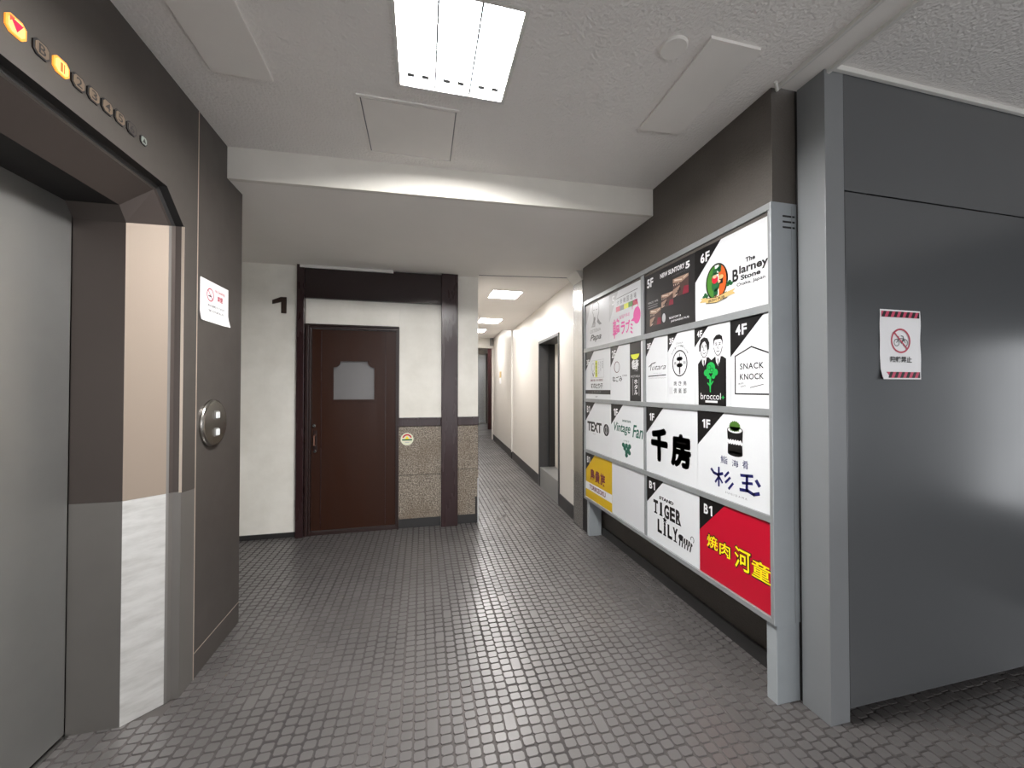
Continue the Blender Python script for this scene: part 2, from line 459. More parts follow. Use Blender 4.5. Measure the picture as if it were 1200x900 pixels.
# dropped part beyond the beam, whose front edge runs a little askew
beam = struct_empty('trim_1', (0.2, 2.35, SOFF))
MB().prism([(-1.10, 2.415, SOFF), (1.60, 2.285, SOFF), (1.60, 2.315, SOFF), (-1.10, 2.445, SOFF)], (0, 0, CEIL - SOFF + 0.02)).build('beam', 'beam_white', beam)
struct(MB().prism([(-1.10, 2.4455, SOFF), (1.60, 2.3155, SOFF), (1.60, 3.985, SOFF), (-2.1, 3.985, SOFF), (-2.1, 2.4455, SOFF)], (0, 0, 0.05)).build('ceiling', 'smooth_ceiling'))
CC = [(0.81, 1.18, 4.46, 4.84), (0.93, 1.31, 6.28, 6.72)]
ceiling_with_hole('ceiling', 'smooth_ceiling', 0.45, 2.2, 3.985, 7.45, SOFF + 0.004, SOFF + 0.10, CC)
C3 = (1.06, 1.45, 8.80, 9.30)
C4 = (1.45, 1.85, 12.4, 12.9)  # opening for the added light beyond the lintel
ceiling_with_hole('ceiling', 'smooth_ceiling', 0.45, 2.6, 7.45, 10.35, 2.766, 2.90, [C3])
ceiling_with_hole('ceiling', 'smooth_ceiling', 0.45, 3.0, 10.35, 16.0, 2.98, 3.15, [C4])
struct(MB().box(0.5, 2.6, 10.33, 10.45, 2.50, 2.99).build('trim_2', 'white_plaster'))
# shutter slot across the mouth of the corridor
struct(MB().prism([(0.56, 3.885, SOFF - 0.004), (1.52, 3.765, SOFF - 0.004), (1.52, 3.78, SOFF - 0.004), (0.56, 3.90, SOFF - 0.004)], (0, 0, 0.012)).build('trim_3', 'ink_grey'))

# ------------------------------------------------------------------ setting: left wall with the lift opening
XL = -1.056
YJ, ZT = 2.026, 2.240
wl = struct_empty('wall_left', (XL, 2.3, 0))
def plate(name, m, y0, y1, z0, z1, th=0.02, parent=wl): return MB().box(XL - th, XL, y0, y1, z0, z1, 0.0015).build(name, m, parent)
# front skin around the opening: jamb band, corner piece and header
MB().prism([(XL, YJ, 0.0), (XL, 2.1345, 0.0), (XL, 2.1345, 0.905), (XL, YJ, 0.912)], (-0.02, 0, 0)).build('steel_panel', 'jamb_grey', wl)
MB().prism([(XL, YJ, 0.913), (XL, 2.1345, 0.906), (XL, 2.1345, CEIL), (XL, 1.2, CEIL), (XL, -1.2, CEIL), (XL, -1.2, ZT), (XL, 1.905, ZT), (XL, YJ, 2.116)], (-0.02, 0, 0)).build('steel_panel', 'steel_panel', wl)
MB().box(XL - 0.02, XL, YB, -1.2, 0, CEIL).build('steel_panel', 'steel_panel', wl)
plate('steel_panel', 'steel_panel', 2.1375, 2.600, 0.121, CEIL)
plate('base_plate', 'steel_panel', 2.1375, 2.602, 0.0, 0.119)
MB().box(XL - 0.004, XL + 0.0012, 2.1335, 2.1385, 0.0, CEIL).build('seam_strip', 'steel_seam', wl)
MB().box(XL - 0.004, XL + 0.0008, 2.1385, 2.600, 0.1185, 0.1215).build('seam_strip', 'steel_seam', wl)
MB().box(XL - 0.9, XL - 0.018, 2.17, 2.598, 0, CEIL + 0.05).build('wall_left', 'steel_panel').__setitem__('kind', 'structure')
MB().box(-2.1, XL - 0.4, YB, 2.17, 0, CEIL + 0.05).build('wall_left', 'steel_panel').__setitem__('kind', 'structure')

lift = thing('elevator_entrance', 'grey steel elevator door in a recessed opening with chamfered jamb and indicator lamps above', 'elevator', (XL, 1.4, 0))
PROF = [(XL - 0.001, 0.0), (XL - 0.030, 0.004), (XL - 0.036, 0.020), (XL - 0.044, 0.024), (XL - 0.144, 0.118), (XL - 0.322, 0.120)]
def corner_pts(u):
    """path of the profile line that lies u inside the outer edge: jamb foot, jamb top, chamfer top, header far end"""
    k = 0.60
    return [(YJ - u, 0.0), (YJ - u, 2.116 - 0.38 * u), (1.905 - 0.30 * u, ZT - u * 0.95), (-1.2, ZT - u * 0.95)]
def sweep(i, seg, z_lo=None, z_hi=None):
    (xa, ua), (xb, ub) = PROF[i], PROF[i + 1]
    A, B = corner_pts(ua), corner_pts(ub)
    (ya0, za0), (ya1, za1) = A[seg], A[seg + 1]; (yb0, zb0), (yb1, zb1) = B[seg], B[seg + 1]
    if z_lo is not None: za0 = zb0 = z_lo
    if z_hi is not None: za1 = zb1 = z_hi
    q = [Vector((xa, ya0, za0)), Vector((xb, yb0, zb0)), Vector((xb, yb1, zb1)), Vector((xa, ya1, za1))]
    n = (q[1] - q[0]).cross(q[3] - q[0]).normalized()
    c = sum(q, Vector()) / 4
    if n.dot(Vector((0, 0.6, 1.0)) - c) > 0: n = -n
    return MB().prism(q, n * 0.004)
ZK = 0.918
for i, nm, m_lo, m_hi, m_c, m_h in ((0, 'reveal_strip', 'jamb_grey', 'jamb_brown', 'black_gap', 'black_gap'), (1, 'reveal_strip', 'jamb_grey', 'jamb_brown', 'black_gap', 'black_gap'),
                                    (2, 'edge_bead', 'jamb_grey', 'jamb_grey', 'jamb_brown', 'jamb_grey'),
                                    (3, 'jamb_face', 'jamb_stainless', 'jamb_beige', 'jamb_brown', 'jamb_brown'), (4, 'jamb_return', 'jamb_grey', 'jamb_brown', 'jamb_brown', 'black_gap')):
    sweep(i, 0, 0.0, ZK).build(nm, m_lo, lift)
    sweep(i, 0, ZK + 0.0008).build(nm, m_hi, lift)
    sweep(i, 1).build(nm, m_c, lift)
    sweep(i, 2).build(nm, m_h, lift)
MB().box(XL + -0.012, XL + 0.0015, YJ - 0.001, YJ + 0.003, 0.915, 2.116).build('edge_bead', 'steel_seam', lift)
MB().box(-1.405, -1.378, 0.70, 1.902, 0.012, 2.16, 0.002).build('door_panel', 'lift_door', lift)
MB().box(-1.405, -1.378, -0.55, 0.696, 0.012, 2.16, 0.002).build('door_panel', 'lift_door', lift)
MB().box(-1.43, -1.4055, -1.2, 1.93, 0.0, 2.2).build('shaft_back', 'black_gap', lift)
MB().box(-1.377, -1.362, -1.2, 1.90, -0.003, 0.006).build('sill', 'stainless', lift)

# indicator lamps above the lift
IND = [(1.279, 2.340, 'red', '▼'), (1.349, 2.340, 'dark', 'B'), (1.410, 2.341, 'amber', '1'), (1.469, 2.341, 'dark', '2'), (1.526, 2.343, 'dark', '3'),
       (1.582, 2.345, 'dark', '4'), (1.638, 2.346, 'dark', '5'), (1.695, 2.345, 'ring', '6'), (1.758, 2.341, 'small', '▲')]
for y, z, kind, ch in IND:
    if kind == 'red': rim, face, ink, s = 'lens_amber', 'lens_yellow', 'lens_crimson', 0.027
    elif kind == 'amber': rim, face, ink, s = 'lens_amber', 'lens_yellow', 'lens_brown', 0.026
    elif kind == 'small': rim, face, ink, s = 'ink_dark', 'lens_grey', 'ink_dark', 0.018
    elif kind == 'ring': rim, face, ink, s = 'ink_dark', 'steel_panel', 'ink_dark', 0.024
    else: rim, face, ink, s = 'ink_dark', 'lens_dark', 'ink_dark', 0.025
    def hexa(k, x):
        w = s * k; h = s * 0.92 * k; c = w * 0.42
        return [(x, y - w, z - h + c), (x, y - w + c, z - h), (x, y + w - c, z - h), (x, y + w, z - h + c), (x, y + w, z + h - c), (x, y + w - c, z + h), (x, y - w + c, z + h), (x, y - w, z + h - c)]
    b = MB().prism(hexa(1.0, XL), (0.004, 0, 0)).build('indicator_lens', rim, lift)
    MB().prism(hexa(0.80, XL + 0.004), (0.0012, 0, 0)).build('lens_face', face, b)
    pr = Print((XL + 0.0052, y, z), (0, 1, 0), (0, 0, 1))
    if ch == '▼':
        pr.poly('lens_crimson', [(-s * .62, s * .55), (s * .62, s * .55), (0, -s * .5)][::-1])
        pr.poly('lens_red', [(-s * .7, s * .7), (-s * .7, s * .1), (-s * .2, s * .7)])
    elif ch == '▲': pr.poly(ink, [(-s * .5, -s * .5), (s * .5, -s * .5), (0, s * .5)])
    elif ch == '1': pr.rect(ink, -s * .2, -s * .55, s * .08, s * .5); pr.rect(ink, s * .2, -s * .55, s * .34, s * .5)
    else: pr.text(ink, ch, -s * .42, -s * .55, s * .42, s * .55, 0, 0.01)
    pr.flush(b)

# call button plate
def axis_x(o):   # local z -> +X
    return Matrix(((0, 0, 1, o[0]), (1, 0, 0, o[1]), (0, 1, 0, o[2]), (0, 0, 0, 1)))
cp = thing('call_button_plate', 'round chrome plate with two square call buttons on the dark steel wall', 'button plate', (XL, 2.281, 1.205))
MB().lathe([(0.122, 0.0), (0.122, 0.009), (0.119, 0.014), (0.112, 0.018), (0.108, 0.019)], axis_x((XL, 2.281, 1.205)), 56).build('plate', 'plate_metal', cp)
for dz in (0.042, -0.046):
    b = MB().box(XL + 0.019, XL + 0.021, 2.258, 2.306, 1.205 + dz - 0.022, 1.205 + dz + 0.022, 0.0008).build('button', 'jamb_grey', cp)
    MB().box(XL + 0.021, XL + 0.029, 2.272, 2.300, 1.205 + dz - 0.017, 1.205 + dz + 0.015, 0.002).build('button_cap', 'sign_white', b)

# no smoking sheet
ns = thing('no_smoking_notice', 'white paper no smoking notice in red and black taped to the dark steel wall', 'notice', (XL, 2.297, 1.72))
mb = MB()
N = 10
for i in range(N):
    for j in range(N):
        def q(a, c):
            y = 2.158 + a / N * 0.278; z = 1.722 + c / N * 0.208
            lift_x = 0.012 * max(0, (a / N - .8) / .2) * max(0, 1 - c / N / .25) + 0.006 * max(0, 1 - a / N / .12) * max(0, 1 - c / N / .2)
            return (XL + 0.0015 + lift_x, y, z)
        mb.quad(q(i, j), q(i + 1, j), q(i + 1, j + 1), q(i, j + 1))
sheet = mb.build('sheet', 'paper_white', ns, fix=False)
pr = Print((XL + 0.0016, 2.158, 1.722), (0, 1, 0), (0, 0, 1))
pr.ring('ink_crimson', 0.092, 0.138, 0.034, 0.034, 0.006)
pr.line('ink_crimson', [(0.070, 0.160), (0.114, 0.116)], 0.005)
pr.rect('ink_dark', 0.074, 0.128, 0.104, 0.135, 0); pr.line('ink_dark', [(0.1, 0.138), (0.108, 0.150)], 0.002)
pr.text('ink_crimson', 'No Smoking', 0.138, 0.158, 0.235, 0.177, 1, 0.01)
pr.chars('ink_crimson', '禁煙', 0.160, 0.118, 0.214, 0.148, 0.05, 1, 0.02)
pr.text('ink_dark', '館内は全面禁煙となっております', 0.068, 0.078, 0.232, 0.090, 1, 0.01)
pr.text('ink_dark', 'ご理解ご協力をお願い致します。', 0.068, 0.052, 0.232, 0.064, 1, 0.01)
pr.flush(ns)

# ------------------------------------------------------------------ setting: far wall with the brown door
YF = 3.98
wf = struct_empty('wall_back', (-0.6, YF, 0))
MB().box(-2.1, -1.075, YF, YF + 0.14, 0.0, SOFF + 0.03).build('plaster_panel', 'white_plaster', wf)
MB().box(-1.074, -0.226, YF, YF + 0.14, 1.998, SOFF + 0.03).build('plaster_panel', 'white_plaster', wf)
MB().box(-0.225, 0.565, YF, YF + 0.14, 0.0, SOFF + 0.03, 0.003).build('plaster_panel', 'white_plaster', wf)
MB().box(-2.1, -2.0, 2.55, YF, 0, SOFF + 0.03).build('plaster_panel', 'white_plaster', wf)
# granite dado
for x0, x1, zj in ((-0.233, 0.184, 0.523), (0.352, 0.567, 0.558)):
    MB().box(x0, x1, YF - 0.012, YF - 0.0005, 0.092, zj - 0.0026, 0.0015).build('granite_slab', 'granite', wf)
    MB().box(x0, x1 - (0.004 if x1 > 0.5 else 0), YF - 0.012, YF - 0.0005, zj + 0.0026, 1.008, 0.0015).build('granite_slab', 'granite', wf)
    MB().box(x0, x1, YF - 0.004, YF - 0.0002, 0.092, 1.008).build('slab_joint', 'skirting_black', wf)
    MB().box(x0, x1, YF - 0.008, YF - 0.0005, 0.0, 0.092, 0.001).build('plinth', 'skirting_black', wf)
MB().box(0.535, 0.553, YF - 0.020, YF - 0.0125, 0.02, 0.27, 0.002).build('bump_strip', 'skirting_black', wf)
mb = MB(); mb.box(0.557, 0.569, YF - 0.017, YF - 0.0125, 0.0, 0.46, 0.001)
mb.build('corner_guard', 'ink_light_grey', wf)
struct(MB().box(-2.0, -1.144, YF - 0.012, YF, 0.0, 0.045, 0.002).build('baseboard_back', 'skirting_black'))
# timbers
struct(MB().box(-1.143, -1.078, YF - 0.055, YF, 0.0, SOFF, 0.003).build('trim_4', 'dark_wood'))
struct(MB().box(0.186, 0.351, YF - 0.060, YF + 0.0, 0.0, SOFF, 0.004).build('trim_5', 'dark_wood'))
struct(MB().box(-1.078, 0.186, YF - 0.045, YF, 2.238, SOFF - 0.012, 0.004).build('trim_6', 'beam_wood'))
struct(MB().box(-1.115, -0.28, YF - 0.065, YF - 0.046, SOFF - 0.030, SOFF - 0.002, 0.002).build('trim_7', 'white_trim'))
rail = MB(); rail.box(-0.233, 0.186, YF - 0.026, YF, 1.010, 1.094, 0.004); rail.box(-0.233, 0.186, YF - 0.032, YF, 1.080, 1.096, 0.003)
rail.box(0.351, 0.567, YF - 0.026, YF, 1.010, 1.094, 0.004); rail.box(0.351, 0.567, YF - 0.032, YF, 1.080, 1.096, 0.003)
struct(rail.build('trim_8', 'dark_wood'))

# brown door
def shape2d(loops, depth, O, ux, uz, bev=0.0):
    """2d loops (first outer, others holes) filled and extruded along the outward normal"""
    c = bpy.data.curves.new('c', 'CURVE'); c.dimensions = '2D'; c.fill_mode = 'BOTH'; c.extrude = depth / 2
    if bev: c.bevel_depth = bev
    for lp in loops:
        s = c.splines.new('POLY'); s.points.add(len(lp) - 1); s.use_cyclic_u = True
        for p, (a, b) in zip(s.points, lp): p.co = (a, b, 0, 1)
    o = bpy.data.objects.new('c', c); COL.objects.link(o)
    me = bpy.data.meshes.new_from_object(o.evaluated_get(bpy.context.evaluated_depsgraph_get()))
    O = Vector(O); ux = Vector(ux); uz = Vector(uz); n = ux.cross(uz)
    mb = MB(); mb.add([O + ux * v.co.x + uz * v.co.y + n * (v.co.z + depth / 2) for v in me.vertices], [tuple(p.vertices) for p in me.polygons])
    bpy.data.objects.remove(o); bpy.data.curves.remove(c); bpy.data.meshes.remove(me)
    return mb
door = struct_empty('door_1', (-0.65, YF, 0))
X, Z = (1, 0, 0), (0, 0, 1)
fr = MB()
fr.box(-1.074, -1.046, YF - 0.030, YF + 0.09, 0.0, 1.997, 0.004); fr.box(-1.046, -1.030, YF - 0.012, YF + 0.09, 0.0, 1.968, 0.003)
fr.box(-0.240, -0.226, YF - 0.030, YF + 0.09, 0.0, 1.997, 0.003); fr.box(-0.256, -0.240, YF - 0.012, YF + 0.09, 0.0, 1.968, 0.003)
fr.box(-1.074, -0.226, YF - 0.030, YF + 0.09, 1.983, 1.999, 0.003); fr.box(-1.046, -0.240, YF - 0.012, YF + 0.09, 1.958, 1.983, 0.003)
fr.build('door_frame', 'door_frame_wood', door)
MB().box(-1.046, -0.240, YF - 0.020, YF + 0.09, 0.0, 0.028, 0.003).build('threshold', 'door_frame_wood', door)
w0, w1, b0, b1, nt_ = -0.838, -0.458, 1.275, 1.655, 0.062
def notch(g):
    a0, a1, c0, c1 = w0 - g, w1 + g, b0 - g, b1 + g
    r = nt_
    lp = [(a0, c0), (a1, c0), (a1, c1 - r)]
    for k in range(1, 8):
        t = math.pi / 2 * k / 8; lp.append((a1 - r * math.sin(t) * 1.0, c1 - r + (r - r * math.cos(t)) * 1.0))
    lp += [(a1 - r, c1), (a0 + r, c1)]
    for k in range(1, 8):
        t = math.pi / 2 * (1 - k / 8); lp.append((a0 + r * math.sin(t), c1 - r * math.cos(t)))
    lp.append((a0, c1 - r))
    return lp
leaf = shape2d([[(-1.028, 0.032), (-0.258, 0.032), (-0.258, 1.956), (-1.028, 1.956)], notch(0)], 0.036, (0, YF + 0.056, 0), X, Z).build('door_leaf', 'door_wood', door)
shape2d([notch(0.013), notch(-0.004)], 0.010, (0, YF + 0.020, 0), X, Z).build('window_bead', 'door_wood', leaf)
shape2d([notch(0.004)], 0.006, (0, YF + 0.044, 0), X, Z).build('window_pane', 'frosted_glass', leaf)
for x in (-0.944, -0.356):
    MB().box(x - 0.003, x + 0.003, YF + 0.016, YF + 0.0202, 0.05, 1.94, 0.001).build('stile_bead', 'dark_wood', leaf)
hd = MB().box(-1.008, -0.978, YF + 0.012, YF + 0.0195, 0.80, 0.985, 0.002).build('handle_plate', 'door_frame_wood', leaf)
mb = MB(); mb.tube((-0.993, YF + 0.012, 0.945), (-0.993, YF - 0.028, 0.935), 0.008); mb.tube((-0.993, YF - 0.028, 0.940), (-0.993, YF - 0.030, 0.850), 0.008); mb.tube((-0.993, YF - 0.028, 0.850), (-0.993, YF + 0.012, 0.845), 0.008)
mb.build('pull_handle', 'brass_worn', leaf, smooth=True)
mb = MB(); mb.lathe([(0.016, 0), (0.016, 0.006), (0.011, 0.010)], Matrix(((1, 0, 0, -1.006), (0, 0, -1, YF + 0.019), (0, 1, 0, 1.03), (0, 0, 0, 1))), 20)
mb.build('lock_cylinder', 'stainless', leaf, smooth=True)
mb = MB(); mb.lathe([(0.013, 0), (0.013, 0.006), (0.009, 0.009)], Matrix(((1, 0, 0, -0.993), (0, 0, -1, YF + 0.012), (0, 1, 0, 0.79), (0, 0, 0, 1))), 20)
mb.build('lock_cylinder', 'stainless', leaf, smooth=True)

# floor number and sticker
one = shape2d([[(0.075, 0), (0.118, 0), (0.118, 0.150), (0.072, 0.150), (0.0, 0.118), (0.0, 0.083), (0.075, 0.106)]], 0.014, (-1.360, YF - 0.0005, 2.090), X, Z).build('floor_number', 'number_brown')
tag(one, 'dark brown number 1 fixed high on the white wall left of the wooden door', 'number')
st = thing('sticker', 'round cream sticker with red and green emblem on the upper granite slab beside the door', 'sticker', (-0.147, YF - 0.0125, 0.82))
def axis_my(o): return Matrix(((1, 0, 0, o[0]), (0, 0, -1, o[1]), (0, 1, 0, o[2]), (0, 0, 0, 1)))
MB().lathe([(0.062, 0), (0.062, 0.0008)], axis_my((-0.147, YF - 0.0122, 0.882)), 36).build('disc', 'sticker_cream', st)
pr = Print((-0.147, YF - 0.0130, 0.882), X, Z)
pr.ring('ink_red', 0, 0.004, 0.047, 0.046, 0.014, 0, a0=15, a1=165)
pr.poly('ink_yellow', [(-0.02, 0.0), (0.02, 0.0), (0, 0.034)], 1)
pr.rect('ink_leaf', -0.048, -0.014, 0.048, 0.0, 1); pr.rect('ink_light_grey', -0.02, -0.036, 0.02, -0.030, 1)
pr.flush(st)

# ------------------------------------------------------------------ setting: right wall, partition
wr = struct_empty('wall_right', (1.6, 2.4, 0))
MB().box(1.68, 1.80, 1.30, 3.80, 0.0, CEIL + 0.05).build('lower_wall', 'dark_stucco', wr)
MB().box(1.510, 1.68, 1.388, 3.45, 2.16, CEIL + 0.05, 0.002).build('upper_wall', 'dark_stucco', wr)
struct(MB().box(1.660, 1.681, 1.46, 3.36, 0.0, 0.075, 0.002).build('baseboard_right', 'skirting_black'))
# shutter rail post at the corridor mouth
post = struct_empty('trim_9', (1.57, 3.6, 0))
MB().box(1.532, 1.66, 3.52, 3.75, 0.0, 2.46, 0.002).build('rail_post', 'stainless', post)
MB().box(1.540, 1.66, 3.43, 3.519, 0.0, SOFF).build('rail_slot', 'black_gap', post)
MB().prism([(1.532, 3.52, 2.461), (1.532, 3.75, 2.461), (1.47, 3.78, SOFF), (1.47, 3.52, SOFF)], (0.12, 0, 0)).build('rail_mouth', 'white_trim', post)

# steel gate wall facing the lobby on the right
YP = 1.25
gate = struct_empty('wall_front', (2.6, YP, 0))
MB().box(1.632, 1.733, YP, 1.372, -0.003, CEIL + 0.02, 0.002).build('gate_post', 'gate_post', gate)
MB().box(1.640, 3.9, YP + 0.11, YP + 0.16, 0.0, CEIL + 0.02).build('gate_back', 'black_gap', gate)
MB().box(1.733, 3.8, YP, YP + 0.05, 2.222, CEIL + 0.02, 0.001).build('header_panel', 'gate_metal', gate)
gl = MB().box(1.7355, 3.8, YP + 0.0005, YP + 0.045, 0.052, 2.216, 0.002).build('gate_leaf', 'gate_metal', gate)
MB().box(1.733, 1.7355, YP + 0.001, YP + 0.045, 0.052, 2.22).build('gate_gap', 'black_gap', gate)
struct(MB().box(3.8, 5.1, YP, 1.36, 0, CEIL + 0.02).build('wall_front', 'gate_metal'))

# no bicycle parking notice
nb = thing('bicycle_notice', 'white laminated no bicycle parking notice with red striped bands on the grey steel gate', 'notice', (2.037, YP, 1.423))
NBW, NBH = 0.239, 0.303
mb = MB()
for i in range(12):
    for j in range(14):
        def q(a, c):
            u = a / 12; v = c / 14
            bx = 0.0012 * math.sin(v * 9) * (1 if a in (0, 12) else 0)
            d = 0.0022 + 0.012 * max(0, 1 - u / .2) * max(0, 1 - v / .12) + 0.0008 * math.sin(v * 14 + u * 3)
            return (1.918 + u * NBW + bx, YP - d, 1.423 + v * NBH)
        mb.quad(q(i, j), q(i + 1, j), q(i + 1, j + 1), q(i, j + 1))
mb.build('sheet', 'paper_white', nb, fix=False)
pr = Print((1.918, YP - 0.0032, 1.423), X, Z)
for v0 in (0.006, 0.270):
    pr.rect('ink_pink', 0.008, v0, 0.231, v0 + 0.026, 0, 'stripe_band')
    for k in range(7):
        u = 0.008 + k * 0.0345
        a = [(u, v0), (u + 0.017, v0), (u + 0.030, v0 + 0.026), (u + 0.013, v0 + 0.026)]
        pr.poly('ink_black', [(min(p, 0.231), q_) for p, q_ in a], 1, 'stripe_band')
cx, cy = 0.118, 0.168
pr.ring('ink_crimson', cx, cy, 0.057, 0.054, 0.0075, 1, n=48)
pr.line('ink_crimson', [(cx - 0.038, cy + 0.036), (cx + 0.038, cy - 0.036)], 0.007, 2)
pr.ring('ink_dark', cx - 0.024, cy - 0.008, 0.016, 0.016, 0.003); pr.ring('ink_dark', cx + 0.026, cy - 0.008, 0.016, 0.016, 0.003)
pr.line('ink_dark', [(cx - 0.024, cy - 0.008), (cx - 0.010, cy + 0.010), (cx + 0.016, cy + 0.010), (cx + 0.004, cy - 0.010), (cx - 0.010, cy + 0.010)], 0.003)
pr.line('ink_dark', [(cx + 0.026, cy - 0.008), (cx + 0.014, cy + 0.020), (cx + 0.004, cy + 0.022)], 0.003); pr.line('ink_dark', [(cx - 0.010, cy + 0.010), (cx - 0.012, cy + 0.019), (cx - 0.018, cy + 0.019)], 0.003)
pr.chars('ink_black', '駐輪禁止', 0.056, 0.074, 0.182, 0.100, 0.04, 1, 0.018)
pr.flush(nb)

# ------------------------------------------------------------------ tenant signboard
sb = thing('tenant_signboard', 'large grey framed directory board of tenant logo panels on legs by the right wall', 'signboard', (1.57, 2.4, 0))
XB = 1.500; XPAN = 1.511
Y0, Y1, Z0, Z1 = 1.385, 3.415, 0.345, 2.212
def fbox(name, y0, y1, z0, z1, x0=XB, x1=1.52, b=0.0015): return MB().box(x0, x1, y0, y1, z0, z1, b).build(name, 'grey_frame', sb)
MB().box(1.520, 1.645, Y0 + 0.004, Y1, Z0 + 0.004, 2.165).build('case', 'grey_paint', sb)
MB().box(1.4995, 1.645, Y0 - 0.0005, Y0 + 0.0035, Z0 - 0.0005, 2.2125, 0.001).build('side_panel', 'grey_paint', sb)
for k in range(3): MB().box(1.563, 1.629, Y0 - 0.0016, Y0 + 0.002, 2.099 + 0.025 * k, 2.107 + 0.025 * k).build('vent_slot', 'black_gap', sb)
MB().box(1.610, 1.614, Y0 - 0.002, Y0 + 0.002, Z0, 2.2).build('edge_strip', 'grey_frame', sb)
fbox('frame_rail', Y0 + .004, Y1, 2.179, Z1); fbox('frame_rail', Y0 + .004, Y1, Z0, 0.3705)
fbox('frame_stile', Y0 + 0.004, 1.404, 0.3705, 2.179); fbox('frame_stile', 3.396, Y1, 0.3705, 2.179)
RAILS = [(1.725, 1.762), (1.260, 1.291), (0.787, 0.817)]
for a, b in RAILS: fbox('frame_rail', 1.404, 3.396, a, b, XB + 0.001)
ROWS = [(1.763, 2.178), (1.292, 1.724), (0.818, 1.259), (0.372, 0.786)]
for (a, b), (m0, m1) in zip(ROWS, [(2.398, 2.434), (2.382, 2.412), (2.382, 2.406), (2.377, 2.400)]): fbox('frame_mullion', m0, m1, a - 0.0005, b + 0.0005, XB + 0.003)
MB().box(1.515, 1.640, 1.388, 1.440, -0.003, Z0, 0.003).build('leg', 'grey_paint', sb)
MB().box(1.530, 1.655, 3.365, 3.412, -0.003, Z0, 0.003).build('leg', 'grey_paint', sb)

def panel(row, ya, yb, m, label):
    """ya > yb: left edge is far; returns Print with u,v in 0..1-like metres from the lower left corner"""
    z0, z1 = ROWS[row]
    o = MB().box(XPAN, XPAN + 0.006, yb + 0.0010, ya - 0.0010, z0, z1).build('sign_panel', m, sb)
    o['label'] = label
    pr = Print((XPAN, ya - 0.001, z0), (0, -1, 0), (0, 0, 1))
    return pr, ya - yb - 0.002, z1 - z0, o
def tagtext(pr, m, t, u0, v0, u1, v1, off=0.03):
    """floor tag such as B1 or 4F; the figure one is drawn with its flag"""
    cw_ = (u1 - u0) / 2.08
    for k, ch in enumerate(t):
        a = u0 + k * cw_ * 1.12 if t[0] != '1' else u0 + (0 if k == 0 else cw_ * 0.95)
        if ch == '1':
            c = a + cw_ * .52; q = cw_ * .17
            pr.poly(m, [(c - q, v0), (c + q, v0), (c + q, v1), (c - q * .6, v1), (c - cw_ * .5, v1 - (v1 - v0) * .17), (c - cw_ * .5, v1 - (v1 - v0) * .33), (c - q, v1 - (v1 - v0) * .24)], 1, 'floor_lettering')
        else: pr.text(m, ch, a, v0, a + cw_ * .92, v1, 1, off, name='floor_lettering')
def mark(pr, w, h, s, tri, box, m='ink_black'):
    pr.poly(m, [(0, h), (0, h * tri[1]), (w * tri[0], h)], 0, 'floor_mark')
    tagtext(pr, 'ink_white', s, w * box[0], h * box[2], w * box[1], h * box[3])
# row 1
pr, w, h, o = panel(0, 3.396, 2.919, 'sign_grey_white', 'pale panel with a grey drawing of a bearded head over script lettering')
pr.poly('ink_light_grey', [(0, h), (0, h * .45), (w * .28, h)], 0, 'floor_mark')
g = 'ink_grey'
pr.line(g, [(w * .33, h * .93), (w * .40, h * 1.0 - .02), (w * .52, h * .955), (w * .60, h * .88), (w * .60, h * .72), (w * .54, h * .60), (w * .60, h * .52), (w * .70, h * .45)], .008)
pr.line(g, [(w * .33, h * .93), (w * .32, h * .78), (w * .37, h * .70), (w * .38, h * .58)], .006)
pr.poly(g, [(w * .28, h * .44), (w * .40, h * .62), (w * .46, h * .50), (w * .44, h * .43)]); pr.poly(g, [(w * .52, h * .52), (w * .56, h * .60), (w * .70, h * .44), (w * .62, h * .44)])
pr.disc(g, w * .42, h * .60, w * .035, h * .05); pr.line(g, [(w * .36, h * .80), (w * .42, h * .80)], .006); pr.line(g, [(w * .47, h * .79), (w * .54, h * .79)], .006)
pr.text('ink_grey', 'OSTERIA', w * .22, h * .31, w * .68, h * .38, 1, .0)
pr.text('ink_dark', 'Papa', w * .22, h * .10, w * .70, h * .27, 1, .02, shear=.35)
pr.flush(o)
pr, w, h, o = panel(0, 2.919, 2.434, 'sign_grey_white', 'pale panel with coloured squares and magenta Korean bar logo with a kettle')
pr.poly('ink_light_grey', [(0, h), (0, h * .40), (w * .34, h)], 0, 'floor_mark'); pr.text('ink_white', '5', w * .10, h * .72, w * .2, h * .9, 1, .01, name='floor_lettering')
pr.line('ink_dark', [(w * .24, h * .815), (w * .90, h * .83)], .004)
pr.chars('ink_grey', '大衆韓国酒場', w * .27, h * .68, w * .86, h * .78, .5, 1, .01)
for k, c in enumerate(('ink_pink', 'ink_grey', 'ink_lime', 'ink_grass', 'ink_crimson')): pr.rect(c, w * (.24 + .13 * k), h * .56, w * (.37 + .13 * k), h * .655)
pr.chars('ink_magenta', '달달어네', w * .36, h * .40, w * .66, h * .47, .1, 1)
pr.text('ink_magenta', '韓', w * .13, h * .06, w * .36, h * .43, 1, .03)
pr.chars('ink_magenta', 'ラブ', w * .40, h * .10, w * .68, h * .34, .2, 1, .03); pr.text('ink_magenta', 'ミ', w * .69, h * .06, w * .76, h * .26, 1, .03)
pr.disc('ink_magenta', w * .875, h * .37, w * .10, h * .15); pr.ring('ink_magenta', w * .83, h * .50, w * .09, h * .16, .008, a0=0, a1=180); pr.poly('ink_magenta', [(w * .70, h * .30), (w * .80, h * .36), (w * .80, h * .28)])
pr.flush(o)
pr, w, h, o = panel(0, 2.398, 1.885, 'ink_dark', 'dark grey panel of a fifth floor pub with small interior photographs')
pr.text('ink_white', '5F', w * .067, h * .747, w * .205, h * .892, 1, .03, name='floor_lettering')
